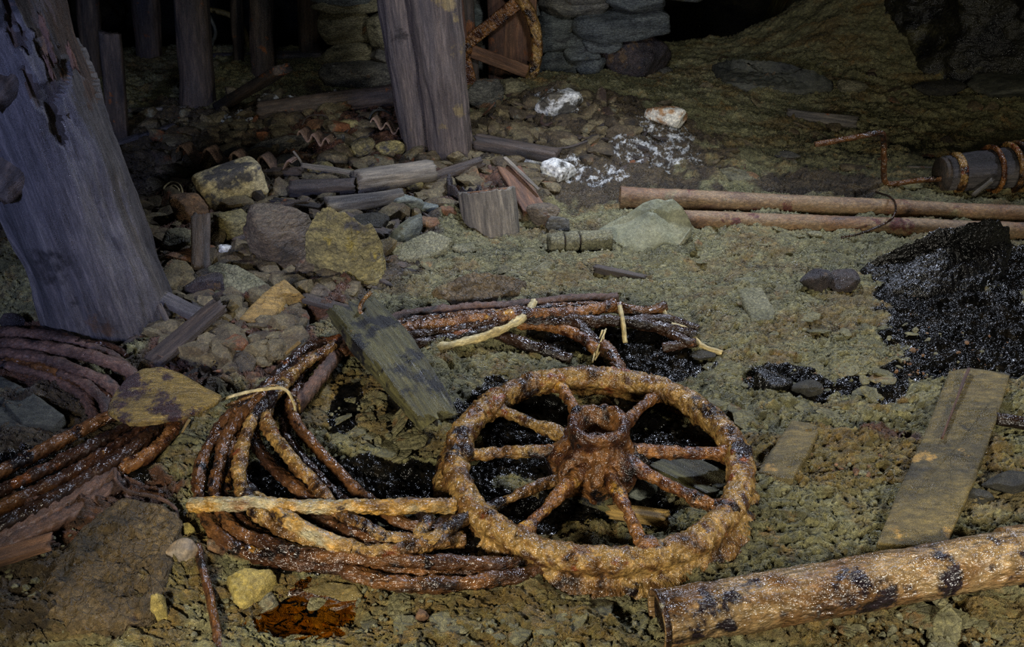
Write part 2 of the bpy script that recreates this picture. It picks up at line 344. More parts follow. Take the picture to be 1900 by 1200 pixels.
def build_floor():
    NX, NY = 1150, 1050
    v = np.linspace(0, 1, NY); y = .75 * (11.5 / .75) ** v
    u = np.linspace(-1, 1, NX)
    Y = np.repeat(y[:, None], NX, 1); X = u[None, :] * (1.15 + .62 * Y)
    X = X.ravel(); Y = Y.ravel()
    wx = X + .03 * noise2(X * 9, Y * 9, 61); wy = Y + .03 * noise2(X * 9, Y * 9, 62)
    n = .35 * fbm2(X * 7, Y * 7, 91, 3)
    tar = mask(X, Y, TAR, n); rust = mask(X, Y, RUST, n); och = mask(X, Y, OCHRE, n); whi = mask(X, Y, WHITE, n * .7); drk = mask(X, Y, DARK, n)
    Z = HM(X, Y)
    rough_zone = np.maximum(np.maximum(drk, rust), .25)
    Z = Z + (.026 + .022 * rough_zone) * fbm2(wx * 6, wy * 8, 21, 3)
    f1, f2, cid = cell2(wx * 9, wy * 12, 5)                      # clods and flakes
    Z = Z + (.004 + .016 * rough_zone) * (cid - .5) * sstep(0, .18, f2 - f1)
    f1, f2, cid = cell2(wx * 26 + .7 * noise2(X * 20, Y * 20, 8), wy * 36, 6)
    Z = Z + (.0055 + .005 * rough_zone) * ((cid - .4) * sstep(0, .2, f2 - f1))
    rid = 1 - np.abs(fbm2(wx * 22, wy * 38, 33, 4, .55)) * 2
    Z = Z + .010 * rid * (1 - .6 * tar)
    cr_ = np.abs(fbm2(wx * 7 + .8 * noise2(X * 14, Y * 14, 41), wy * 13, 43, 3)); Z = Z - .014 * sstep(.05, .0, cr_) * (1 - tar)      # drying cracks and plate edges
    tl = fbm2(wx * 5, wy * 11, 47, 2) * 3.2; Z = Z + .010 * (1 - tar) * (tl - np.floor(tl)) ** 2
    f1, f2, cid = cell2(X * 70, Y * 80, 11)
    Z = Z + tar * .008 * (cid - f1) + .0016 * (1 - tar) * (cid - f1)
    pl = mask(X, Y, [(560, 1128, 112, 62)], n * .5); Z = Z - .012 * pl
    idx = np.arange(NX * NY).reshape(NY, NX)
    F = np.stack([idx[:-1, :-1], idx[:-1, 1:], idx[1:, 1:], idx[1:, :-1]], -1).reshape(-1, 4)
    one = np.ones_like(X)
    o = build_mesh('floor', np.stack([X, Y, Z], 1), F, MT['floor'], gc=np.stack([X, Y, Z], 1), recenter=False,
                   masks={'m1': np.stack([rust, och, tar, one], 1), 'm2': np.stack([whi, pl, drk, one], 1)})
    return structure(o)
build_floor()

# ---------------------------------------------------------------- shape builders
def catmull(P, step, closed=False):
    P = np.asarray(P, float)
    if len(P) == 2 and not closed:
        L = np.linalg.norm(P[1] - P[0]); n = max(2, int(L / step) + 1); t = np.linspace(0, 1, n)[:, None]; return P[0] * (1 - t) + P[1] * t
    if closed: Q = np.vstack([P[-1], P, P[:2]])
    else: Q = np.vstack([2 * P[0] - P[1], P, 2 * P[-1] - P[-2]])
    out = []
    for i in range(1, len(Q) - 2):
        t = np.linspace(0, 1, 24, endpoint=False)[:, None]; a, b_, c, d = Q[i - 1:i + 3]
        out.append(.5 * ((2 * b_) + (-a + c) * t + (2 * a - 5 * b_ + 4 * c - d) * t ** 2 + (-a + 3 * b_ - 3 * c + d) * t ** 3))
    out = np.vstack(out + ([] if closed else [P[-1:]]))
    D = np.vstack([out, out[:1]]) if closed else out
    s = np.r_[0, np.cumsum(np.linalg.norm(np.diff(D, axis=0), axis=1))]
    n = max(3, int(s[-1] / step) + 1); q = np.linspace(0, s[-1], n, endpoint=not closed)
    return np.stack([np.interp(q, s, D[:, k]) for k in range(3)], 1)
def ring_profile(a, b_, e=2., n=24):
    t = np.linspace(0, 2 * math.pi, n, endpoint=False)
    if e <= 2.01: p = np.stack([a * np.cos(t), b_ * np.sin(t)], 1)
    else:
        # walk round a rounded rectangle at even steps
        tt = np.linspace(0, 2 * math.pi, 2000, endpoint=False); c, s = np.cos(tt), np.sin(tt)
        q = np.stack([a * np.sign(c) * np.abs(c) ** (2 / e), b_ * np.sign(s) * np.abs(s) ** (2 / e)], 1)
        d = np.r_[0, np.cumsum(np.linalg.norm(np.diff(np.vstack([q, q[:1]]), axis=0), axis=1))]
        k = np.linspace(0, d[-1], n, endpoint=False); q2 = np.vstack([q, q[:1]])
        p = np.stack([np.interp(k, d, q2[:, 0]), np.interp(k, d, q2[:, 1])], 1)
    return p
def sweep(path, prof, step=.006, rs=None, up=(0, 0, 1), namp=.002, nsc=30, stretch=1, oc=4, seed=0, twist=0, lobes=0, lamp_=0, caps=True,
          jag=0, closed=False, ridge=False, hollow=0, hole=.8, lump=0, lump_sc=8):
    """carry a cross-section along a path; returns verts, faces, gc"""
    c = catmull(path, step, closed); m = len(c); n = len(prof)
    t = (np.roll(c, -1, 0) - np.roll(c, 1, 0)) if closed else np.gradient(c, axis=0)
    t /= np.linalg.norm(t, axis=1)[:, None] + 1e-12
    upv = np.asarray(up, float)
    side = np.cross(t, upv)
    side /= np.linalg.norm(side, axis=1)[:, None] + 1e-9
    u2 = np.cross(side, t)
    d = np.linalg.norm(np.diff(c, axis=0), axis=1); s = np.r_[0, np.cumsum(d)]
    k = s / max(s[-1], 1e-9)
    r = np.ones(m) if rs is None else np.interp(k, np.linspace(0, 1, len(rs)), rs)
    pr = np.asarray(prof, float)
    tn = np.roll(pr, -1, 0) - np.roll(pr, 1, 0); nr = np.stack([tn[:, 1], -tn[:, 0]], 1); nr /= np.linalg.norm(nr, axis=1)[:, None] + 1e-9
    off = seed * 3.17
    th = np.arctan2(pr[:, 1], pr[:, 0])
    PX = pr[None, :, 0] * r[:, None]; PY = pr[None, :, 1] * r[:, None]
    gc_ = np.stack([np.repeat(s[:, None] + off, n, 1), PX + off * .7, PY + off * 1.3], -1)
    if closed:   # keep noise seamless
        gc_ = (c[:, None, :] + side[:, None, :] * PX[..., None] + u2[:, None, :] * PY[..., None]) + off
    q = gc_.reshape(-1, 3) * np.array([nsc / stretch, nsc, nsc] if not closed else [nsc] * 3)
    disp = fbm3(q, seed, oc, .55, ridge).reshape(m, n) * namp
    if lump: disp = disp + lump * fbm3(gc_.reshape(-1, 3) * lump_sc, seed + 5, 2).reshape(m, n)
    if lobes: disp = disp + lamp_ * (np.abs(np.sin(.5 * lobes * (th[None, :] - twist * s[:, None]))) - .6)
    DX = PX + nr[None, :, 0] * disp; DY = PY + nr[None, :, 1] * disp
    if jag:
        je = fbm3(np.stack([th * 1.7, pr[:, 0] * 40, pr[:, 1] * 40], 1), seed + 3, 3) * jag
        w0 = np.clip(1 - s / (jag * 2.2 + 1e-6), 0, 1); w1 = np.clip(1 - (s[-1] - s) / (jag * 2.2 + 1e-6), 0, 1)
        SH = w0[:, None] * je[None] - w1[:, None] * je[None, ::-1]
    else: SH = np.zeros((m, n))
    Vt = c[:, None, :] + side[:, None, :] * DX[..., None] + u2[:, None, :] * DY[..., None] + t[:, None, :] * SH[..., None]
    rings = [Vt[i] for i in range(m)]; gcr = [gc_[i] for i in range(m)]
    if hollow:      # an open end at the start: turn in and run back
        def inner(i, kk):
            return c[i][None] + side[i][None] * (DX[0] * kk)[:, None] + u2[i][None] * (DY[0] * kk)[:, None]
        j = min(m - 1, max(2, int(hollow / step)))
        pre = [inner(j, hole * .2), inner(j, hole), inner(1, hole), inner(0, hole + .03)]
        rings = pre + rings; gcr = [gcr[0]] * 4 + gcr
    Vv = np.vstack(rings); Gv = np.vstack(gcr); R = len(rings)
    idx = np.arange(R * n).reshape(R, n); nx = np.roll(idx, -1, 1)
    F = np.stack([idx[:-1], nx[:-1], nx[1:], idx[1:]], -1).reshape(-1, 4)
    if closed: F = np.vstack([F, np.stack([idx[-1], nx[-1], nx[0], idx[0]], -1)])
    F = [tuple(f) for f in F.tolist()] if (caps and not closed) else F
    if caps and not closed:
        base = len(Vv); c0, c1 = Vv[idx[0]].mean(0), Vv[idx[-1]].mean(0)
        Vv = np.vstack([Vv, c0, c1]); Gv = np.vstack([Gv, Gv[idx[0]].mean(0), Gv[idx[-1]].mean(0)])
        for a in range(n):
            F.append((base, int(nx[0][a]), int(idx[0][a]))); F.append((base + 1, int(idx[-1][a]), int(nx[-1][a])))
    return Vv, F, Gv
def tube(name, path, r, mat, parent=None, n=20, **kw):
    Vv, F, Gv = sweep(path, ring_profile(r, r, 2, n), **kw); return build_mesh(name, Vv, F, mat, parent, Gv)
def beam(name, p0, p1, w, h, mat, parent=None, e=7, n=40, **kw):
    kw.setdefault('step', .012); kw.setdefault('namp', .004); kw.setdefault('nsc', 28); kw.setdefault('stretch', 8); kw.setdefault('jag', .02)
    path = [p0, p1] if not isinstance(p0, list) else p0
    Vv, F, Gv = sweep(path, ring_profile(w / 2, h / 2, e, n), **kw); return build_mesh(name, Vv, F, mat, parent, Gv)
def ico(sub=4):
    import bmesh
    bm = bmesh.new(); bmesh.ops.create_icosphere(bm, subdivisions=sub, radius=1)
    v = np.array([x.co[:] for x in bm.verts]); f = np.array([[q.index for q in p.verts] for p in bm.faces]); bm.free(); return v, f
ICO = {k: ico(k) for k in (2, 3, 4, 5)}
def rock_shape(seed, sub=4, planes=13, rough=.05, soft=.06, flat=False):
    rng = np.random.RandomState(seed); v, f = ICO[sub]
    nrm = rng.normal(size=(planes, 3)); nrm /= np.linalg.norm(nrm, axis=1)[:, None]
    nrm = np.vstack([nrm, [[0, 0, 1], [0, 0, -1]]]); d = np.r_[rng.uniform(.62, .98, planes), .8, .8]
    dots = v @ nrm.T; rr = np.where(dots > .05, d[None] / np.maximum(dots, .05), 9.)
    k = 1 / soft; r = -np.log(np.exp(-k * np.minimum(rr, 3)).sum(1)) / k
    r = np.clip(r, .3, 1.25)
    p = v * r[:, None]
    q = p * 2.2 + seed * 1.7
    p = p + v * (rough * fbm3(q * np.array([1, 1, 2.2]), seed, 5, .55))[:, None]
    lo, hi = p.min(0), p.max(0)
    return (p - (lo + hi) / 2) / ((hi - lo) / 2), f
def rock(name, label, cat, box, mat, seed, hk=None, rz=0., roll=0., sub=4, rough=.06, group=None, parent=None, Y=None, sink=.12, planes=13, dk=.75):
    """stone whose outline fills a box of the photograph and which rests on the ground there"""
    x0, y0, x1, y1 = box
    if Y is not None:
        a = V(x0, y1, Y); b2 = V(x1, y0, Y); w = b2[0] - a[0]; h = b2[2] - a[2]; cen = np.array([(a[0] + b2[0]) / 2, Y, (a[2] + b2[2]) / 2]); dd = w * dk
    else:
        g = G((x0 + x1) / 2, y1); dp = depth(g); w = (x1 - x0) * dp / FPX; vis = (y1 - y0) * dp / FPX
        phi = math.atan2(CAMH - g[2], g[1]); dd = min(w * dk, vis / math.sin(phi) * .8)
        h = (vis - dd * math.sin(phi) * .75) / math.cos(phi); h = max(h, .28 * min(w, dd))
        if hk: h = hk * w; dd = max(.3 * w, (vis - h * math.cos(phi)) / math.sin(phi))
        h *= 1 + sink
        cen = g + np.array([0, dd * .5, 0]); cen[2] = float(HM(cen[0], cen[1])) + h / 2 - h * sink
    p, f = rock_shape(seed, sub, planes, rough)
    cr, sr = math.cos(roll), math.sin(roll)
    p = np.stack([p[:, 0] * cr - p[:, 2] * sr, p[:, 1], p[:, 0] * sr + p[:, 2] * cr], 1)
    cz, sz = math.cos(rz), math.sin(rz)
    p = np.stack([p[:, 0] * cz - p[:, 1] * sz, p[:, 0] * sz + p[:, 1] * cz, p[:, 2]], 1)
    p = p / (np.abs(p).max(0))
    v = p * np.array([w / 2, dd / 2, h / 2]) + cen
    o = build_mesh(name, v, f, MT[mat] if isinstance(mat, str) else mat, parent, gc=v - cen + seed * 1.37)
    if label: tag(o, label, cat, group)
    return o
def slab(name, poly, mat, thick=.03, mid=0., rough=.004, seed=0, nb=110, rings=16, parent=None, edge=.006, jit=.004, bulge=0., gcs=1, facet=0.):
    """stone or board with a traced outline: poly = (px, py, height above the ground)"""
    P = np.array([G(x, y, z) for x, y, z in poly])
    Q = np.vstack([P, P[:1]]); d = np.r_[0, np.cumsum(np.linalg.norm(np.diff(Q, axis=0), axis=1))]
    s = np.linspace(0, d[-1], nb, endpoint=False); B = np.stack([np.interp(s, d, Q[:, k]) for k in range(3)], 1)
    cen = P.mean(0) + np.array([0, 0, mid])
    nz = noise3(np.stack([s * 14, s * 0 + seed, s * 0 + 3.3], 1), seed) + .5 * noise3(np.stack([s * 45, s * 0 + seed, s * 0], 1), seed)
    wrap = np.minimum(s, d[-1] - s) / d[-1]; nz *= np.clip(wrap * 20, 0, 1)
    rad = B - cen; rad[:, 2] = 0; rad /= np.linalg.norm(rad, axis=1)[:, None]
    B = B + rad * (nz * jit)[:, None]
    Vs, top = [], []
    ts = np.linspace(0, 1, rings + 1)[1:]; ts = 1 - (1 - ts) ** 1.25
    for t in ts:
        r = cen + (B - cen) * t
        r = r + np.array([0, 0, 1]) * (-edge * t ** 14 + bulge * (1 - t * t))
        r[:, 2] += rough * fbm3(r * 26 + seed, seed, 5, .6) * (1 - .5 * t ** 8)
        if facet:
            rg_ = np.random.RandomState(seed); fz = np.full(len(r), 9.)
            for _ in range(7):
                d2 = rg_.normal(size=2); d2 /= np.linalg.norm(d2); c2 = rg_.uniform(-.05, .05)
                fz = np.minimum(fz, ((r[:, :2] - cen[:2]) @ d2) * rg_.uniform(.15, .6) + rg_.uniform(0, .35) * facet + c2 * 0)
            r[:, 2] += np.clip(fz, -1.2 * facet, 1) + facet * .4
        Vs.append(r)
    for k, zz in enumerate((.15, .4, .7, 1.)):
        r = B.copy(); r[:, 2] -= edge + thick * zz
        r = r + rad * ((.35 * edge + rough * noise3(r * 40, seed + k)))[:, None]
        Vs.append(r)
    Vv = np.vstack([cen + [0, 0, bulge]] + Vs + [cen - [0, 0, thick + mid + edge]])
    R = len(Vs); idx = 1 + np.arange(R * nb).reshape(R, nb); nx = np.roll(idx, -1, 1)
    F = [tuple(f) for f in np.stack([idx[:-1], idx[1:], nx[1:], nx[:-1]], -1).reshape(-1, 4).tolist()]
    last = len(Vv) - 1
    for a in range(nb):
        F.append((0, int(idx[0][a]), int(nx[0][a]))); F.append((last, int(nx[-1][a]), int(idx[-1][a])))
    # make the winding face outwards
    return build_mesh(name, Vv, F, MT[mat], parent, gc=(Vv - cen) * gcs + seed * 1.7)
def pts(L): return [G(x, y, z) for x, y, z in L]

# ---------------------------------------------------------------- rock walls and roof behind
def rock_sheet(name, x0, x1, nx, f, mat, seed):
    """a rough rock surface given by f(u, v) -> point arrays"""
    u, v = np.meshgrid(np.linspace(0, 1, nx), np.linspace(0, 1, nx)); P = f(u.ravel(), v.ravel())
    dsp = .16 * fbm3(P * 1.1 + seed, seed, 5, .55, True) + .05 * fbm3(P * 4.3, seed + 2, 4)
    return P, dsp
def wall_sheet(name, f, nrm, mat, seed, nx=260):
    u, v = np.meshgrid(np.linspace(0, 1, nx), np.linspace(0, 1, nx)); P = f(u.ravel(), v.ravel())
    dsp = .16 * fbm3(P * 1.1 + seed, seed, 5, .55, True) + .05 * fbm3(P * 4.3, seed + 2, 4)
    P = P + np.asarray(nrm)[None] * dsp[:, None]
    idx = np.arange(nx * nx).reshape(nx, nx); F = np.stack([idx[:-1, :-1], idx[:-1, 1:], idx[1:, 1:], idx[1:, :-1]], -1).reshape(-1, 4)
    return structure(build_mesh(name, P, F, MT[mat], gc=P, recenter=False))
wall_sheet('wall_back', lambda u, v: np.stack([-8 + 18 * u, 10.6 + 0 * u, -3.2 + 6 * v], 1), (0, -1, 0), 'rock_dark', 4)
# right-hand rock face, rising from about (1450, 90) and leaning over the tar-black hollow
WP = catmull([(3.1, 9.0, 0), (2.85, 7.2, 0), (2.5, 6.2, 0), (2.62, 5.6, 0), (3.3, 5.4, 0), (4.2, 4.9, 0), (6.5, 3.4, 0)], .05)
def wr(u, v):
    k = u * (len(WP) - 1); i = np.floor(k).astype(int).clip(0, len(WP) - 2); f = (k - i)[:, None]; p = WP[i] * (1 - f) + WP[i + 1] * f
    return np.stack([p[:, 0] - .25 * v, p[:, 1] - .30 * v, -.1 + 2.6 * v], 1)
wall_sheet('wall_right', wr, (-.75, -.65, 0), 'black_rock', 9)
wall_sheet('wall_left', lambda u, v: np.stack([-4.2 - .25 * np.sin(u * 9), -1.5 + 12.6 * u, -2.2 + 5 * v], 1), (1, 0, 0), 'rock_dark', 6, 160)
wall_sheet('ceiling', lambda u, v: np.stack([-8 + 18 * u, -2 + 13 * v, 2.35 + 0 * u], 1), (0, 0, -1), 'rock_dark', 8, 200)

# ---------------------------------------------------------------- timber posts
def post(name, label, base, top, r, mat, e=2.2, n=110, seed=1, step=.012, rs=None, namp=.012, nsc=12, lump=.02, oc=5):
    Vv, F, Gv = sweep([base, top], ring_profile(r, r, e, n), step=step, rs=rs, namp=namp, nsc=nsc, stretch=9, seed=seed, up=(0, 1, 0), ridge=True, lump=lump, lump_sc=3.2, oc=oc)
    return Vv, F, Gv
# big post on the left
g = G(182, 648); bx, by = g[0], g[1] + .19
t_ = thing('timber_post', 'massive blue-grey round timber post at the left edge, its bark peeling near the top', 'post', (bx, by, g[2]))
Vv, F, Gv = post('', '', (bx - .012, by, g[2] - .1), (bx - .30, by + .02, 2.5), .192, MT['post'], rs=[1.0, 1.0, 1.02, 1.0, .98, .97], seed=3, n=150, step=.009)
# peeled bark: a shallow recess with ragged edge on the right-hand upper side
AXL = lambda z: bx - .012 - .288 * (z - g[2] + .1) / (2.6 - g[2])
ang = np.arctan2(Vv[:, 1] - by, Vv[:, 0] - AXL(Vv[:, 2])); zz = Vv[:, 2]
zc = V(100, 195, by - .18)[2]; q_ = np.stack([np.cos(ang) * 1.2, np.sin(ang) * 1.2, zz * 5], 1)
n1 = fbm3(q_ * 2.2, 77, 4); n2 = fbm3(q_ * np.array([2.5, 2.5, .9]), 78, 4)
rec = sstep(.0, .012, zz - (zc + .10 * np.cos(ang * 5 + 1) + .10 * n1)) * sstep(.0, .06, ang + .86 + .45 * n2)
dirv = np.stack([np.cos(ang), np.sin(ang), 0 * ang], 1); Vv = Vv - dirv * (.022 * rec)[:, None]
trunk = build_mesh('trunk', Vv, F, MT['post'], t_, Gv)
trunk.data.materials.append(MT['peeled'])
rim_ = rec + .25 * noise3(Gv * [3, 30, 30], 8)
trunk.data.polygons.foreach_set('material_index', np.array([1 if rim_[list(f)].mean() > .55 else 0 for f in F], dtype=np.int32))
for k, (x, y, l, w) in enumerate([(52, 90, .13, .016), (84, 132, .06, .014), (62, 140, .05, .012)]):
    a = V(x, y, by - .2)
    # bark scales cling to the trunk's surface
    dx = a[0] - AXL(a[2]); yy = by - math.sqrt(max(.0, .196 ** 2 - dx * dx)); p0 = np.array([a[0], yy + .008, a[2] + l / 2]); p1 = np.array([a[0] + .006, yy + .008, a[2] - l / 2])
    o = beam('bark_scale', p0, p1, w, .010, MT['brownwood'], t_, e=2, n=24, step=.004, namp=.006, nsc=60, stretch=2, jag=.03, up=(0, 1, 0), seed=k + 4)
for k, (x, y, w) in enumerate([(6, 160, .05), (18, 325, .06)]):
    a = V(x, y, by - .15); dx = a[0] - AXL(a[2]); yy = by - math.sqrt(max(.0, .19 ** 2 - min(dx * dx, .033)))
    tube('branch_stub', [(a[0] + .02, yy + .05, a[2] + .02), (a[0] - .02, yy - .035, a[2] - .03)], w, MT['darkwood'], t_, n=28, namp=.008, nsc=20, rs=[1, .9, .7], jag=.02, up=(0, 0, 1), seed=k + 2)

# split post in the middle: two halves, the right one in front
g = G(812, 306); bx, by = g[0], g[1] + .14
t_ = thing('split_post', 'grey-brown timber post split lengthwise in two, standing in the middle of the rubble', 'post', (bx, by, g[2]))
topc = V(778, 0, by - .02); k = (2.45 - g[2]) / (topc[2] - g[2])
lean = (topc[0] - bx) * k
for nm, dx, dy, r, s_, col, z0 in (('left_half', -.086, .03, .094, 11, 'post2', -.0), ('right_half', .070, -.03, .106, 12, 'post2', -.05)):
    Vv, F, Gv = post('', '', (bx + dx, by + dy, g[2] - .1 + z0), (bx + dx * 1.15 + lean, by + dy, 2.45), r, MT[col], rs=[.93, 1.0, 1.08, 1.1, 1.1], seed=s_, n=110, namp=.009, lump=.016)
    o = build_mesh('timber_half', Vv, F, MT[col], t_, Gv)

# background props, stakes and boards (left)
def bgpost(label, x, ybase, w, mat='darkwood', seed=1, lean_px=0, name='mine_prop', top=2.45, e=2.2):
    g = G(x, ybase); r = w * depth(g) / FPX / 2; tp = V(x + lean_px, 0, g[1] + r); k = (top - g[2]) / (tp[2] - g[2])
    Vv, F, Gv = post('', '', (g[0], g[1] + r, g[2] - .08), (g[0] + (tp[0] - g[0]) * k, g[1] + r, top), r, MT[mat], seed=seed, n=48, step=.03, namp=.008, lump=.012, e=e)
    return tag(build_mesh(name, Vv, F, MT[mat], None, Gv), label, 'post')
bgpost('thick dark mine prop with loose bark, second prop left of the stone wall pair', 355, 206, 62, seed=21, lean_px=-2)
bgpost('brown-grey mine prop with a pale left edge in the dark at the back', 481, 142, 42, 'darkwood', 22)
bgpost('dark blue-grey mine prop standing close beside the left end of the stone wall', 571, 112, 40, 'darkwood', 23)
bgpost('faint dark mine prop between the short stake and the thick bark-covered prop', 268, 112, 46, 'darkwood', 24)
bgpost('almost black mine prop right behind the big left post, in deep shadow', 160, 150, 40, 'darkwood', 25)
bgpost('thin dark prop just left of the brown-grey prop at the back', 437, 118, 20, 'darkwood', 26)
g = G(218, 258); tp = V(204, 62, g[1])
tag(beam('timber_stake', g - [0, 0, .06], (tp[0], g[1], tp[2]), .105, .05, MT['darkwood'], up=(0, 1, 0), seed=31), 'short squared stake standing upright in shadow beside the big left post', 'stake')
def lying(name, label, cat, a, b_, w, h, mat, seed=0, e=7, group=None, lift=0., **kw):
    pa = G(*a); pb = G(*b_); wm = w * (depth(pa) + depth(pb)) / 2 / FPX
    hh = h if h < 1 else h * depth(pa) / FPX
    pa[2] += lift; pb[2] += lift
    return tag(beam(name, pa, pb, wm, hh, MT[mat], seed=seed, e=e, **kw), label, cat, group)
def loglie(name, label, cat, a, b_, w, mat, seed=0, w2=None, **kw):
    pa = G(a[0], a[1]); pb = G(b_[0], b_[1]); r = w * (depth(pa) + depth(pb)) / 2 / FPX / 2
    za = (a[2] if len(a) > 2 else 0); zb = (b_[2] if len(b_) > 2 else 0)
    pa = G(a[0], a[1], za); pb = G(b_[0], b_[1], zb)
    kw.setdefault('step', .012); kw.setdefault('namp', .006); kw.setdefault('nsc', 20); kw.setdefault('jag', .02)
    return tag(tube(name, [pa, pb], r, MT[mat], None, 44, stretch=8, seed=seed, rs=[1, w2 or 1], ridge=True, **kw), label, cat)
lying('floor_board', 'pale-edged narrow board lying across the ground between stake and thick dark prop', 'board', (240, 204, .03), (345, 200, .03), 12, .02, 'greywood', 1)
lying('floor_board', 'bluish wet-edged board lying slantwise at the foot of the short stake', 'board', (208, 268, .02), (325, 232, .04), 14, .02, 'post', 2)
loglie('fallen_log', 'long dark fallen log lying left of the split post, in front of the stone wall', 'log', (482, 208, .04), (738, 176, .07), 38, 'darkwood', 5)
lying('leaning_slab', 'dark split timber leaning diagonally in the gloom left of the long fallen log', 'timber', (412, 196, .02), (525, 128, .28), 40, .05, 'darkwood', 6)
tag(tube('hose', [V(390, 18, 6.6), V(430, 30, 6.6), V(455, 62, 6.6), V(462, 110, 6.55)], .02, MT['hose'], None, 12, step=.02, up=(0, 1, 0)), 'dull yellow hose hanging in a bend beside the brown-grey prop', 'hose')
tag(tube('cable', [V(385, 22, 6.4), V(400, 58, 6.4), V(392, 84, 6.3)], .012, MT['slate'], None, 10, step=.02, up=(0, 1, 0)), 'thin grey cable curving behind the yellow hose', 'cable')
tag(beam('cross_timber', V(385, 114, 6.4), V(600, 108, 6.35), .10, .10, MT['post'], seed=7), 'bluish horizontal cross timber low at the back, behind the props', 'timber')

# ---------------------------------------------------------------- dry stone wall
wl = thing('dry_stone_wall', 'dry-stacked slate wall rising behind the split post and the spoked wheel', 'wall', (-.1, 5.8, .05))
WS = [(583, -14, 725, 15, 'o'), (593, 15, 692, 82, 'o'), (688, 24, 750, 84, 'o'), (596, 80, 690, 116, 'o'), (686, 82, 752, 118, 'r'), (600, 114, 752, 170, 'r'),
      (838, -20, 905, 20, 'r'), (858, 8, 912, 50, 'w'), (850, 50, 935, 90, 'r'), (850, 88, 940, 128, 'r'), (850, 122, 950, 160, 'r'), (900, 96, 1008, 150, 'b'), (905, -15, 1000, 30, 'r'), (905, 28, 1004, 66, 'b'), (900, 60, 1000, 100, 'r'),
      (998, -20, 1128, 24, 'r'), (1118, -20, 1243, 20, 'b'), (998, 16, 1068, 62, 'b'), (1060, 20, 1243, 68, 'b'), (1080, 58, 1152, 88, 'b'), (1000, 58, 1086, 98, 'b'),
      (1046, 82, 1112, 114, 'b'), (1000, 92, 1076, 148, 'b'), (1106, 66, 1252, 138, 'd'), (1068, 108, 1122, 142, 'b'), (1100, 130, 1252, 178, 'r'), (1030, 138, 1110, 176, 'r'), (745, -15, 845, 25, 'r'), (745, 20, 855, 80, 'r'), (745, 75, 855, 125, 'r'), (745, 120, 855, 172, 'r')]
wm = {'o': MT['rock_olive'], 'r': MT['rock'], 'b': MT['slate'], 'w': MT['rock_blue'], 'd': MT['rock_purple']}
wm['b'] = M('wall_slate', [(44, 48, 50), (74, 80, 80), (96, 102, 98), (54, 56, 56)], 6, (1, 1, 3), (.4, .8), .006, 45, [((86, 82, 62), 6, .62)], .003)
for i, (x0, y0, x1, y1, k) in enumerate(WS):
    rock('stone', None, None, (x0 - 3, y0 - 3, x1 + 3, y1 + 3), wm[k], 100 + i, parent=wl, Y=5.72 + .05 * math.sin(i * 2.3), dk=1.2 if x1 - x0 < 90 else .8, roll=.05 * math.sin(i * 1.7), planes=10, sub=4)
rr_ = random.Random(5); z = .60
for row in range(4):          # the courses above the picture's edge, up to the roof
    for side_ in range(5):
        x = -1.1 + side_ * .52 + rr_.uniform(-.04, .04); p, f = rock_shape(200 + row * 7 + side_, 3, 10, .05)
        v = p * np.array([.29, .25, .12]) + np.array([x, 5.75, z + row * .21])
        build_mesh('stone', v, f, wm[rr_.choice('orbb')], wl, gc=v)
beam_p = [V(862, 165, 5.45), V(846, -60, 5.45)]
tag(beam('wall_plank', G(868, 158) - [0, 0, .04], V(848, -70, G(868, 158)[1]), .15, .06, MT['darkwood'], up=(0, 1, 0), seed=9), 'dark upright plank set against the stone wall behind the spoked wheel hub', 'plank')
tag(beam('wall_plank', V(950, 158, 5.44), V(950, -70, 5.44), .29, .07, MT['brownwood'], up=(0, 1, 0), seed=10), 'broad reddish-brown upright plank behind the rim of the leaning spoked wheel', 'plank')

# ---------------------------------------------------------------- spoked wheel leaning at the wall
YW = 5.28
hc = V(857, 88, YW); edge_p = V(1003, 88, YW); R = edge_p[0] - hc[0] - .02
wh = thing('spoked_wheel', 'rusty spoked iron pulley wheel leaning upright against the stone wall', 'wheel', (hc[0], YW, G(860, 150)[2]))
a = np.radians(np.linspace(-98, 142, 30))
rim = np.stack([hc[0] + R * np.cos(a), YW + 0 * a, hc[2] + R * np.sin(a)], 1)
Vv, F, Gv = sweep(rim, ring_profile(.034, .045, 3, 24), step=.012, up=(0, 1, 0), namp=.004, nsc=30, seed=3, jag=.02)
build_mesh('rim', Vv, F, MT['rust_ochre'], wh, Gv)
for k in range(4):
    th = math.radians(95 - 57.5 * k)
    p0 = hc + np.array([.05 * math.cos(th), 0, .05 * math.sin(th)]); p1 = hc + np.array([(R - .02) * math.cos(th), 0, (R - .02) * math.sin(th)])
    nrm_ = np.array([-math.sin(th), 0, math.cos(th)])
    sp_o = beam('spoke', p0, p1, .075, .03, MT['rust'] if k % 2 else MT['brownwood'], wh, up=(0, -1, 0), namp=.003, jag=0, stretch=2, seed=k)
    for sd_ in (-.028, .028):
        beam('spoke_rib', p0 + nrm_ * sd_ + [0, -.02, 0], p1 + nrm_ * sd_ + [0, -.02, 0], .018, .03, MT['rust'], sp_o, up=(0, -1, 0), namp=.002, jag=0, stretch=2, seed=k)
tube('hub', [hc + [0, .05, 0], hc + [0, -.06, 0]], .062, MT['rust'], wh, 32, namp=.004, up=(0, 0, 1), hollow=0, step=.01)
tube('axle_hole_shade', [hc + [0, -.055, 0], hc + [0, -.068, 0]], .03, MT['tar'], wh, 24, namp=.001, up=(0, 0, 1), step=.006)  # solid black disc, its colour stands for the shade inside the hole

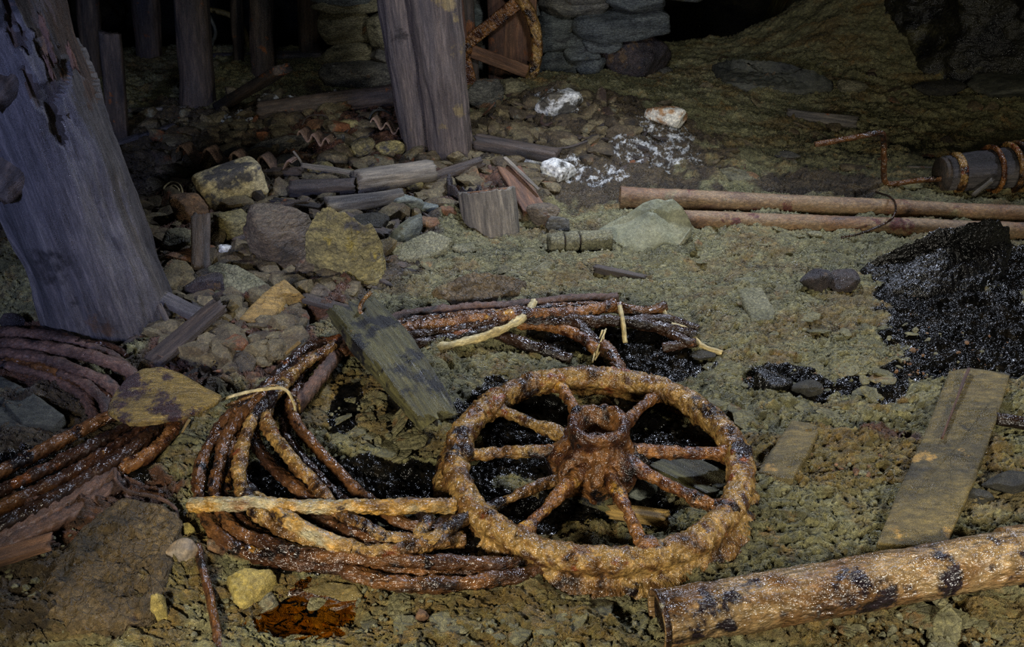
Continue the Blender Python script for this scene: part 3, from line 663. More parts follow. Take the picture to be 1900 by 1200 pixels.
# ---------------------------------------------------------------- the big sheave wheel in front
CX, CY, R0 = .220, 1.822, .366
gz = -.035
sw = thing('sheave_wheel', 'large rust-caked iron sheave wheel lying flat in the mud, in front', 'wheel', (CX, CY, gz))
prof = np.array([(-.034, .052), (-.038, .076), (-.030, .098), (-.014, .110), (.006, .110), (.024, .102), (.036, .086), (.034, .070), (.028, .054), (.034, .040), (.052, .030), (.066, .012), (.062, -.012), (.035, -.02), (.012, .0), (.0, .025), (-.014, .044)])
q = np.vstack([prof, prof[:1]]); d_ = np.r_[0, np.cumsum(np.linalg.norm(np.diff(q, axis=0), axis=1))]; k_ = np.linspace(0, d_[-1], 54, endpoint=False)
prof = np.stack([np.interp(k_, d_, q[:, 0]), np.interp(k_, d_, q[:, 1])], 1)
prof = (np.roll(prof, 1, 0) + 2 * prof + np.roll(prof, -1, 0)) / 4 * [.95, .95]
a = np.linspace(0, 2 * math.pi, 48, endpoint=False)
rim = np.stack([CX + R0 * np.cos(a), CY + R0 * np.sin(a), gz + .012 + .008 * np.sin(a + .5)], 1)
Vv, F, Gv = sweep(rim, prof[::-1] * [1, 1], step=.0042, closed=True, up=(0, 0, 1), namp=.0062, nsc=46, oc=4, seed=5, lump=.006, lump_sc=12)
build_mesh('rim', Vv, F, MT['rust_ochre'], sw, Gv)
ZT = gz + .085
def ring_pt(deg, r, z): return np.array([CX + r * math.cos(math.radians(deg)), CY + r * math.sin(math.radians(deg)), z])
for k, (deg, zo, rr0, mt) in enumerate([(178, 0, 1, 'rust_ochre'), (141, 0, 1, 'rust_ochre'), (103, 0, 1, 'rust'), (56, 0, 1, 'rust'), (2, 0, 1, 'rust'), (-36, 0, 1, 'rust'), (-76, 0, 1, 'rust'), (-124, 0, 1, 'rust'), (-150, -.035, .95, 'rust_ochre')]):
    o = tube('spoke', [ring_pt(deg, .055, ZT + .015 + zo), ring_pt(deg, .2, ZT + .008 + zo), ring_pt(deg, R0 - .008, ZT - .006 + zo)], .0185 * rr0, MT[mt], sw, 24, step=.004, namp=.0045, nsc=45,
             lump=.007, lump_sc=16, seed=60 + k, rs=[1.35, 1.1, .95, .85, .85, .9, 1.5])
# hub: waist, flare at the spokes and a hollow cup on top
a = np.linspace(0, 2 * math.pi, 96, endpoint=False)
hp = [(.045, -.01), (.09, -.005), (.112, .02), (.120, .05), (.114, .078), (.100, .095), (.084, .112), (.078, .13), (.078, .15), (.082, .166), (.080, .178), (.066, .182), (.054, .174), (.046, .155), (.038, .142), (.02, .138), (.004, .137)]
hp = catmull([(x, y, 0) for x, y in hp], .005)[:, :2]
V3 = np.stack([np.stack([CX - .002 + r * np.cos(a), CY + r * np.sin(a), gz + .02 + z + 0 * a], 1) for r, z in hp]); nr_, n_ = V3.shape[:2]
P3 = V3.reshape(-1, 3); dirv = P3 - [CX, CY, gz + .09]; dirv /= np.linalg.norm(dirv, axis=1)[:, None]
lobes_ = .010 * np.cos(8 * np.tile(a, nr_) + .3) * np.repeat(sstep(.13, .09, hp[:, 1]) * sstep(.04, .08, hp[:, 0]), n_)
P3 = P3 + dirv * (.0075 * fbm3(P3 * 32, 9, 4) + .010 * fbm3(P3 * 11, 19, 2) + lobes_)[:, None]
idx = np.arange(nr_ * n_).reshape(nr_, n_); nx = np.roll(idx, -1, 1)
build_mesh('hub', P3, np.stack([idx[:-1], nx[:-1], nx[1:], idx[1:]], -1).reshape(-1, 4), MT['rust_dark'], sw, P3)
rock('ochre_clod', None, None, (1095, 828, 1128, 858), 'rock_bright', 3, parent=sw, Y=None) if False else None
for k, (deg, s_) in enumerate([(141, .042), (103, .030), (56, .036), (2, .034), (-36, .036), (-76, .036), (178, .036)]):   # lugs where spokes meet the rim
    c_ = ring_pt(deg, R0 - .012, ZT + .004); p, f = rock_shape(300 + k, 3, 16, .12, .12)
    v = p * np.array([s_, s_, .03]) + c_
    build_mesh('spoke_lug', v, f, MT['rust_ochre' if k in (0, 6) else 'rust'], sw, gc=v)

# ---------------------------------------------------------------- wire rope coils
def rope(name, L, r, mat, parent, seed, n=18, tw=38, lobes=6, la=None, step=.0055, **kw):
    P = pts(L)
    kw.setdefault('namp', .0026); kw.setdefault('nsc', 60)
    return tube(name, P, r * 1.1, MT[mat], parent, n, step=step, lobes=lobes, lamp_=la if la is not None else r * .26, twist=tw, seed=seed, lump=.006, lump_sc=17, **kw)
g = G(600, 900)
cc = thing('wire_rope_coil', 'tangled coil of thick rusty wire rope between the leaf-shaped slate and the big wheel', 'rope coil', g)
CL = [
 ([(700, 655, .03), (600, 655, .05), (520, 705, .05), (470, 745, .06), (412, 790, .05), (378, 850, .04), (368, 905, .03), (385, 965, .03), (430, 1012, .03), (520, 1040, .03), (620, 1052, .03), (720, 1080, .03), (850, 1083, .03), (960, 1068, .03), (1010, 1050, .02)], .0160, 'rope'),
 ([(690, 640, .05), (590, 665, .06), (510, 720, .07), (455, 765, .07), (418, 815, .06), (405, 870, .05), (400, 925, .04), (440, 985, .04), (540, 1020, .05), (680, 1036, .05), (820, 1042, .05), (930, 1046, .04), (1000, 1030, .02)], .0150, 'rope'),
 ([(620, 640, .08), (560, 680, .09), (505, 735, .10), (468, 780, .10), (450, 830, .09), (442, 880, .08), (460, 930, .07), (500, 970, .06), (560, 1000, .05), (640, 1018, .06), (740, 1020, .06), (830, 1000, .05)], .0150, 'rust_ochre'),
 ([(545, 700, .05), (500, 745, .07), (497, 790, .09), (535, 845, .09), (580, 895, .08), (625, 945, .07), (690, 985, .06), (760, 1005, .05), (860, 1000, .02)], .0155, 'rust_ochre'),
 ([(520, 715, .05), (478, 760, .06), (470, 810, .06), (500, 860, .06), (545, 900, .06), (600, 950, .05), (670, 1000, .04), (750, 1022, .04)], .0150, 'rope'),
 ([(560, 700, .04), (540, 750, .05), (560, 800, .05), (605, 850, .05), (650, 900, .05), (700, 940, .05), (760, 975, .04), (850, 985, .02)], .0140, 'rope'),
 ([(500, 740, .04), (460, 800, .04), (448, 850, .03), (455, 900, .03), (520, 960, .03), (600, 1000, .02), (700, 1025, .02)], .0145, 'rope_dark'),
 ([(540, 745, .03), (530, 800, .03), (560, 850, .03), (620, 915, .03), (680, 950, .03), (780, 975, .03), (850, 960, .02)], .0140, 'rope_dark'),
 ([(480, 750, .05), (440, 800, .04), (425, 860, .03), (420, 920, .02), (450, 970, .02), (520, 1005, .02), (620, 1030, .02), (760, 1056, .02), (900, 1062, .02)], .0145, 'rope'),
 ([(470, 925, .05), (520, 955, .07), (570, 985, .075), (620, 1006, .075), (655, 1016, .07)], .0165, 'rope_yellow'),
 ([(540, 935, .05), (600, 965, .05), (660, 990, .05), (720, 1000, .04), (780, 1004, .03)], .0150, 'rope'),
 ([(770, 935, .04), (790, 965, .04), (780, 995, .05), (800, 1000, .06), (840, 975, .05), (880, 955, .05)], .0150, 'rust_ochre'),
 ([(690, 625, .04), (640, 640, .05), (600, 690, .07), (565, 735, .05), (548, 760, .03)], .0170, 'rope_red'),
 ([(640, 630, .04), (580, 640, .04), (530, 680, .04), (490, 720, .04), (430, 760, .03)], .0160, 'rope_dark'),
 ([(355, 936, .045), (450, 935, .075), (560, 940, .078), (700, 940, .075), (780, 938, .065), (845, 938, .05)], .0165, 'rope_yellow'),
 ([(700, 1040, .01), (820, 1062, .01), (940, 1070, .01), (1020, 1060, .01)], .0145, 'rope_dark'),
]
for k, (L, r, mt) in enumerate(CL):
    rope('rope_strand', L, r, mt, cc, 400 + k)
# the bundle running right behind the plank to the frayed end
UL = [([(690, 622, .05), (740, 588, .05), (850, 574, .05), (965, 566, .05), (1050, 556, .05), (1145, 552, .04)], .0165, 'rope_red'),
      ([(690, 632, .06), (740, 602, .06), (850, 588, .06), (950, 580, .06), (1040, 572, .05), (1130, 570, .05), (1200, 578, .05), (1232, 568, .05)], .0165, 'rope'),
      ([(690, 640, .04), (740, 615, .05), (860, 598, .06), (960, 584, .07), (1070, 580, .07), (1140, 566, .07)], .0190, 'rust'),
      ([(695, 648, .03), (745, 628, .04), (850, 610, .05), (950, 592, .06), (1060, 592, .06), (1180, 598, .06), (1290, 622, .03)], .0150, 'rope_dark'),
      ([(700, 658, .02), (750, 642, .03), (860, 622, .04), (960, 596, .05), (1050, 600, .05), (1150, 596, .05), (1230, 592, .05), (1295, 612, .03)], .0150, 'rope_dark'),
      ([(760, 655, .01), (850, 636, .03), (930, 612, .05), (975, 585, .07), (990, 560, .06)], .0120, 'straw'),
      ([(960, 600, .04), (1020, 605, .04), (1070, 620, .04), (1110, 650, .03)], .0170, 'rust'),
      ([(900, 612, .02), (980, 640, .02), (1060, 668, .01)], .0170, 'rope_dark'),
      ([(1060, 590, .05), (1080, 610, .05), (1120, 650, .03), (1150, 700, .02), (1170, 730, .0)], .0170, 'rope_dark'),
      ([(1150, 596, .05), (1220, 610, .04), (1270, 632, .04), (1290, 635, .04), (1230, 645, .02)], .0140, 'rope_dark'),
      ([(1120, 640, .04), (1140, 668, .04), (1160, 710, .03)], .0200, 'rope'),
      ([(700, 605, .02), (800, 585, .03), (900, 572, .03), (1000, 568, .03)], .0170, 'rope_red')]
for k, (L, r, mt) in enumerate(UL):
    rope('rope_strand', L, r, mt, cc, 450 + k)
ft = [([(1150, 568, .08), (1156, 598, .07), (1160, 636, .03)], .008, 5), ([(1118, 612, .07), (1108, 640, .04), (1099, 672, .02)], .003, 3), ([(1122, 612, .07), (1116, 645, .04), (1103, 668, .02)], .003, 4),
      ([(1125, 610, .07), (1112, 640, .05), (1106, 660, .03)], .003, 3), ([(1245, 602, .05), (1275, 612, .04), (1300, 640, .02), (1340, 655, .01)], .009, 6), ([(1230, 572, .05), (1236, 590, .03)], .008, 3)]
for k, (L, r, n_) in enumerate(ft):
    tube('frayed_core', pts(L), r, MT['straw'], cc, 10, step=.006, namp=.002, nsc=60, seed=k)
tube('binding_wire', pts([(402, 745, .05), (440, 732, .10), (490, 722, .13), (528, 722, .13), (545, 748, .09), (548, 768, .05)]), .0045, MT['straw'], cc, 10, step=.006, namp=.0015, seed=8)
tube('binding_wire', pts([(420, 752, .06), (470, 733, .11), (510, 715, .13), (550, 740, .09), (556, 765, .04)]), .004, MT['rust_ochre'], cc, 10, step=.006, namp=.001, seed=9)

g = G(110, 820)
lc = thing('wire_rope_coil', 'dark red-brown coil of wire rope at the left edge, partly under the leaf-shaped slate', 'rope coil', g)
LL = [([(-60, 622, .05), (0, 618, .05), (80, 622, .06), (150, 640, .06), (205, 662, .05), (245, 700, .04), (262, 760, .03)], .0165, 'rope_red'),
      ([(-60, 640, .04), (20, 638, .06), (110, 648, .07), (180, 665, .07), (240, 690, .06), (290, 740, .04)], .0175, 'rope_red'),
      ([(-60, 655, .03), (20, 655, .05), (90, 668, .06), (150, 690, .06), (205, 716, .05), (240, 760, .03)], .0155, 'rope_red'),
      ([(-60, 660, .01), (20, 668, .03), (80, 680, .04), (140, 704, .04), (196, 738, .04), (215, 775, .03)], .0140, 'rope'),
      ([(-60, 672, .01), (20, 680, .02), (90, 698, .02), (150, 730, .02), (170, 762, .02), (180, 790, .01)], .0150, 'rope_red'),
      ([(110, 692, .05), (160, 712, .05), (192, 745, .05), (205, 775, .03)], .0130, 'rope_red'),
      ([(300, 740, .04), (250, 762, .05), (190, 780, .06), (120, 815, .06), (50, 850, .06), (-60, 905, .06)], .0165, 'rope'),
      ([(300, 752, .03), (240, 790, .04), (170, 828, .05), (90, 868, .05), (0, 912, .05), (-70, 945, .05)], .0160, 'rope_dark'),
      ([(310, 762, .03), (250, 810, .04), (180, 850, .04), (90, 900, .04), (0, 944, .04), (-70, 975, .04)], .0165, 'rope'),
      ([(320, 765, .03), (262, 820, .05), (200, 862, .05), (120, 912, .05), (30, 962, .05), (-70, 1010, .05)], .0170, 'rope_dark'),
      ([(215, 880, .03), (150, 918, .03), (70, 962, .03), (-60, 1030, .03)], .0200, 'rope_red'),
      ([(225, 895, .02), (160, 938, .02), (80, 980, .02), (-60, 1048, .02)], .0190, 'rope_red'),
      ([(340, 770, .02), (325, 790, .04), (300, 820, .04), (265, 850, .04), (225, 872, .03), (205, 900, .01)], .0165, 'rust'),
      ([(60, 610, .06), (110, 618, .07), (150, 634, .07), (200, 640, .06), (235, 660, .05)], .0090, 'rope_dark')]
for k, (L, r, mt) in enumerate(LL):
    rope('rope_strand', L, r, mt, lc, 500 + k)
tag(tube('thin_wire', pts([(213, 868, .06), (216, 892, .04), (240, 912, .035), (290, 922, .035), (322, 940, .035), (330, 962, .02)]), .005, MT['rope_red'], None, 10, step=.005, namp=.001), 'thin red-rusted wire curling off the end of the left rope coil over brown mud', 'wire')

# ---------------------------------------------------------------- pipes
def pipe(name, label, a, b_, ra, rb, mat, hollow, seed, collar=None, **kw):
    pa = np.array(a); pb = np.array(b_)
    t_ = thing(name, label, 'pipe', (pa + pb) / 2 - [0, 0, ra])
    Vv, F, Gv = sweep([pa, pb], ring_profile(ra, ra, 2, 64), step=.007, rs=[1, rb / ra], seed=seed, hollow=hollow, hole=.84, **kw)
    build_mesh('pipe_body', Vv, F, MT[mat], t_, Gv)
    return t_
a = G(1218, 1150, .035); b_ = G(2150, 985, .06)
t_ = pipe('large_pipe', 'fat wet rusty iron pipe lying in the lower right corner', a, b_, .060, .058, 'pipe_wet', .12, 3, namp=.003, nsc=50, lump=.004, lump_sc=10)
c_ = a + (b_ - a) * .70; d_ = (b_ - a) / np.linalg.norm(b_ - a)
tube('collar', [c_ - d_ * .02, c_ + d_ * .03], .066, MT['pipe_wet'], t_, 48, step=.005, namp=.003, seed=4)
tube('end_lip', [a + d_ * .001, a + d_ * .012], .0625, MT['rope_dark'], t_, 48, step=.004, namp=.002, seed=4, hollow=.1, hole=.86)
a = G(1150, 366, .045); b_ = G(2000, 402, .045)
pipe('long_pipe', 'upper of two long rusty pipes, its orange end open behind the wedge stone', a, b_, .046, .036, 'pipe', .15, 5, namp=.0015, nsc=50, lump=.003, lump_sc=7)
a = G(1262, 408, .025); b_ = G(2000, 432, .03)
pipe('long_pipe', 'lower of two long rusty pipes, red-stained and half sunk in olive mud', a, b_, .042, .034, 'pipe', .15, 6, namp=.0015, nsc=50, lump=.003, lump_sc=7)
tag(tube('thin_wire', pts([(1625, 356, .03), (1652, 366, .09), (1662, 384, .12), (1652, 408, .09), (1600, 432, .04), (1560, 441, .01)]), .0045, MT['rope_dark'], None, 10, step=.008, namp=.0008), 'dark hooked wire looping over both long pipes', 'wire')
tag(tube('iron_rod', [G(1848, 776, .02), G(1985, 800, .02)], .018, MT['rope_dark'], None, 24, step=.008, namp=.002), 'dark glossy rod poking in from the right edge beside the sunken board', 'rod')
loglie('round_stick', 'grey-brown round stick half buried in the far mud right of the stone wall', 'stick', (1462, 212, .02), (1590, 228, .02), 22, 'greywood', 14, step=.02)

# ---------------------------------------------------------------- windlass with crank
Yd = G(1760, 366)[1] + .09
ax0 = V(1752, 323, Yd); ax1 = V(2080, 290, Yd + .05)
t_ = thing('windlass', 'wooden windlass drum wound with rusty rope, crank handle pointing left', 'windlass', ((ax0[0] + ax1[0]) / 2, Yd, ax0[2] - .1))
rd = 40 * depth(ax0) / FPX
dv = (ax1 - ax0) / np.linalg.norm(ax1 - ax0)
tube('drum', [ax0, ax1], rd * .84, MT['post'], t_, 64, step=.01, stretch=8, namp=.006, nsc=30, ridge=True, rs=[1, 1.15, 1.2], seed=2)
tube('end_disc', [ax0 - dv * .02, ax0 + dv * .004], rd * .78, MT['darkwood'], t_, 48, step=.006, namp=.003)
tube('iron_band', [ax0 + dv * .03, ax0 + dv * .062], rd * .96, MT['rust_ochre'], t_, 48, step=.006, namp=.003)
def wrap(s0, s1, rr, r, mat, sd):
    L = []
    u_ = np.array([0, 0, 1.]); w_ = np.cross(dv, u_)
    for k in range(17):
        a_ = -math.pi * .9 + 2 * math.pi * k / 16; s = s0 + (s1 - s0) * (k / 16)
        L.append(ax0 + dv * s + rr * (math.cos(a_) * np.cross(w_, dv) * 1 + math.sin(a_) * w_))
    tube('wound_rope', L, r, MT[mat], t_, 14, step=.006, lobes=6, lamp_=.003, twist=40, namp=.001, up=tuple(dv), seed=sd)
wrap(.20, .225, rd * 1.04, .011, 'rust', 1); wrap(.27, .31, rd * 1.08, .012, 'rust_ochre', 2); wrap(.31, .35, rd * 1.09, .012, 'rust_ochre', 3); wrap(.36, .38, rd * 1.10, .012, 'rust_ochre', 4); wrap(.39, .42, rd * 1.11, .012, 'rust', 5)
pk = [V(1752, 331, Yd - .01), V(1700, 335, Yd - .01), V(1652, 341, Yd - .02), V(1641, 332, Yd - .02), V(1640, 300, Yd - .02), V(1639, 258, Yd - .02), V(1632, 247, Yd - .02), V(1580, 256, Yd - .03), V(1512, 268, Yd - .04)]
tube('crank_handle', pk, .0125, MT['rope'], t_, 18, step=.006, namp=.002, nsc=50, up=(0, 1, 0), seed=3)
lying('pale_splinter', 'pale thin splinter lying in the mud left of the windlass drum', 'splinter', (1684, 309, .02), (1740, 312, .02), 6, .008, 'greywood', 3)
lying('thin_stick', 'short grey stick leaning on the windlass drum', 'stick', (1806, 362, .03), (1840, 334, .10), 8, .012, 'greywood', 4)

# ---------------------------------------------------------------- the old plank with its nail
t_ = thing('plank', 'thick green-black weathered plank with a bent nail, lying slanted behind the big wheel', 'plank', G(720, 680))
c0 = [G(655, 575, .11), G(735, 670, .10), G(812, 775, .075)]
wpl = 100 * depth(c0[1]) / FPX
Vv, F, Gv = sweep(c0, ring_profile(wpl / 2, .032, 6, 90), step=.005, rs=[1.02, 1.08, .95, .72], namp=.007, nsc=26, stretch=12, ridge=True, seed=13, jag=.035, oc=5, up=(.18, -.25, 1))
build_mesh('board', Vv, F, MT['greenwood'], t_, Gv)
tube('bent_nail', [G(678, 592, .13), G(668, 576, .15), G(672, 560, .17), G(688, 542, .19)], .0065, MT['rust_ochre'], t_, 12, step=.004, namp=.0012)
beam('torn_edge', G(700, 672, .035), G(772, 775, .03), .05, .03, MT['tar'], t_, namp=.006, seed=6, jag=.03)

# ---------------------------------------------------------------- traced stones and boards
def sl(name, label, cat, poly, mat, group=None, **kw): return tag(slab(name, poly, mat, **kw), label, cat, group)
t_ = sl('leaf_shaped_slate', 'flat leaf-shaped yellow-brown slate with a purple centre resting on the left rope coil', 'slate',
   [(200, 762, .115), (208, 735, .12), (232, 702, .125), (262, 682, .13), (300, 678, .13), (335, 690, .125), (372, 712, .12), (410, 730, .11), (402, 742, .11), (372, 756, .11), (330, 772, .11), (290, 778, .11), (240, 783, .11)], 'leaf', thick=.012, rough=.005, seed=4, edge=.004, jit=.003)
sl('wedge_stone', 'large pale olive wedge-shaped stone lying against the left ends of the long pipes', 'stone',
   [(1114, 411, .07), (1160, 388, .12), (1210, 366, .16), (1248, 357, .18), (1268, 374, .15), (1286, 408, .08), (1262, 440, .04), (1192, 463, .025), (1150, 440, .045)], 'pale_mud', thick=.14, mid=.02, rough=.004, seed=7, edge=.006, facet=.03)
sl('sunken_board', 'wide ochre board with a long crack sunk in the mud on the right', 'board',
   [(1762, 686, .034), (1800, 680, .034), (1876, 690, .034), (1850, 775, .036), (1812, 880, .04), (1768, 982, .042), (1762, 1000, .042), (1700, 1010, .042), (1628, 1004, .042), (1672, 900, .04), (1718, 800, .036)], 'mudboard', thick=.03, rough=.005, seed=9, nb=220, rings=26, edge=.005, gcs=1)
lying('board_splinter', 'narrow dark splinter lying along the crack of the sunken board', 'splinter', (1797, 684, .046), (1748, 812, .05), 5, .010, 'brownwood', 8, jag=.005)
sl('square_tile', 'square mud-coated tile half pressed into the olive mud, right of centre', 'tile',
   [(1362, 514, .026), (1402, 510, .026), (1438, 574, .028), (1436, 590, .026), (1396, 592, .024), (1384, 568, .026)], 'mudstone', thick=.02, rough=.003, seed=2)
sl('thin_plate', 'four-cornered mud-coated plate lying right of the big wheel', 'plate',
   [(1470, 776, .028), (1526, 788, .028), (1500, 838, .028), (1472, 888, .028), (1408, 870, .026), (1440, 820, .028)], 'mudboard', thick=.02, rough=.003, seed=3)
sl('mud_slab', 'broad brown mud-caked slab in the lower left, straight right edge', 'slab',
   [(225, 918, .045), (290, 928, .05), (328, 948, .05), (330, 975, .05), (312, 1040, .05), (284, 1120, .045), (262, 1152, .035), (180, 1155, .03), (95, 1158, .025), (60, 1110, .025), (130, 1000, .03), (170, 955, .035)], 'mudslab', thick=.05, rough=.014, seed=12, nb=200, rings=34, edge=.01)
lying('grey_plank', 'grey-brown plank end at the left edge below the left rope coil', 'plank', (-60, 1052, .02), (92, 1006, .03), 42, .02, 'brownwood', 15)
sl('slate_slab', 'dark green-grey slate slab inside the left rope coil', 'slate', [(-60, 690, .03), (0, 694, .035), (60, 725, .04), (118, 768, .03), (95, 788, .02), (40, 784, .02), (0, 740, .03), (-60, 726, .03)], 'slate', thick=.03, seed=5)
sl('slate_slab', 'second lower slate slab at the left edge inside the rope coil', 'slate', [(-60, 738, .015), (10, 748, .02), (48, 778, .015), (60, 800, .01), (0, 795, .01), (-60, 780, .01)], 'slate', thick=.02, seed=6)
sl('flat_stone', 'long olive-grey flat stone lying slantwise right of the big left post', 'stone', [(385, 492, .06), (402, 484, .08), (440, 490, .08), (480, 512, .06), (504, 530, .05), (486, 552, .03), (446, 540, .04), (405, 520, .05)], 'mudstone', thick=.06, rough=.006, seed=14, mid=.01)
sl('flat_stone', 'mud-coloured flat stone slab just right of the yellow boulder', 'stone', [(722, 462, .03), (752, 446, .05), (800, 425, .07), (838, 440, .05), (828, 458, .03), (782, 476, .03), (740, 480, .02)], 'mudstone', thick=.06, seed=15, mid=.01)
sl('rotten_timber', 'rotten ochre-edged timber wedge pointing left, above the red soil', 'timber', [(444, 588, .03), (470, 560, .05), (505, 528, .08), (528, 516, .09), (556, 540, .07), (566, 548, .05), (530, 556, .05), (510, 580, .04), (478, 598, .02)], 'ochrewood', thick=.05, seed=16, rough=.01, mid=.012)
sl('broken_slab', 'grey-brown broken slab between the rotten timber and the plank', 'slab', [(556, 520, .04), (580, 515, .05), (612, 536, .05), (634, 556, .03), (610, 562, .02), (572, 548, .03)], 'rock_brown', thick=.04, seed=17, mid=.01)
sl('flat_stone', 'flat orange-topped stone tilted beside the yellow boulder', 'stone', [(712, 448, .03), (730, 425, .08), (760, 400, .11), (782, 394, .11), (776, 412, .08), (750, 436, .05), (722, 455, .02)], 'rock_blue', thick=.06, seed=18, mid=.01)
sl('flat_stone', 'long grey flat stone lying left of the foot of the split post', 'stone', [(452, 280, .03), (480, 262, .05), (540, 248, .06), (578, 250, .05), (560, 268, .04), (500, 282, .03)], 'rock', thick=.06, seed=19)
sl('wide_slab', 'wide low rock slab in the shadowed mud at the far right', 'slab', [(1322, 118, .06), (1360, 108, .14), (1440, 112, .16), (1510, 130, .14), (1546, 150, .06), (1500, 166, .03), (1420, 160, .04), (1350, 150, .04)], 'slate', thick=.2, seed=20, rough=.02)
sl('flat_stone', 'pale olive flat stone above the long pipes, left of the crank', 'stone', [(1333, 312, .03), (1352, 308, .05), (1400, 318, .04), (1421, 332, .02), (1412, 344, .01), (1370, 340, .02)], 'rock_olive', thick=.04, seed=21)
sl('leaning_sliver', 'narrow olive stone sliver right of the pale flat stone', 'stone', [(1414, 314, .06), (1422, 312, .07), (1446, 336, .02), (1438, 342, .01), (1428, 338, .02)], 'rock_olive', thick=.05, seed=22)
sl('mud_cake', 'curled cake of dried olive mud above the upper rope bundle', 'mud cake', [(800, 540, .03), (830, 520, .05), (880, 502, .06), (940, 508, .05), (978, 520, .03), (960, 540, .02), (900, 552, .02), (840, 556, .02)], 'mudslab', thick=.05, seed=23, rough=.014)
sl('small_slab', 'small square-ended stone slab left of the dark stick on olive mud', 'slab', [(988, 500, .03), (1010, 482, .05), (1030, 486, .05), (1012, 508, .02)], 'mudstone', thick=.05, seed=24)
sl('yellow_stone', 'bright yellow pointed stone at the edge of the amber puddle', 'stone', [(421, 1066, .035), (452, 1050, .045), (505, 1054, .04), (512, 1064, .035), (482, 1096, .03), (450, 1118, .02), (438, 1116, .02), (428, 1088, .03)], 'rock_bright', thick=.05, seed=25, rough=.006, mid=.008)
sl('puddle_stone', 'flat ochre stone lying in the amber puddle', 'stone', [(560, 1092, .012), (600, 1078, .016), (660, 1082, .016), (672, 1100, .012), (640, 1118, .008), (590, 1120, .008)], 'mudboard', thick=.03, seed=26, rough=.006)

sl('tar_rock', 'big glossy tar-black rock on the right, in front of the long pipes', 'stone', [(1600, 488, .05), (1650, 462, .12), (1705, 440, .17), (1730, 424, .20), (1800, 412, .23), (1845, 398, .25), (1874, 412, .20), (1880, 445, .12), (1868, 500, .04), (1820, 540, .01), (1720, 548, .01), (1650, 542, .01), (1622, 520, .02)], 'tar', thick=.25, mid=.05, rough=.016, seed=31, edge=.02, rings=40, nb=200, jit=.01)
sl('boulder', 'big yellow-and-grey boulder with a peaked top, left of centre', 'boulder', [(584, 394, .24), (606, 387, .27), (634, 398, .26), (668, 412, .23), (696, 420, .20), (708, 450, .13), (708, 492, .06), (698, 526, .01), (650, 530, .0), (612, 510, .02), (588, 492, .05), (568, 455, .11), (564, 420, .18)], 'rock_yellow', thick=.26, mid=.05, rough=.018, facet=.05, seed=34, edge=.02, rings=40, nb=180, jit=.006)
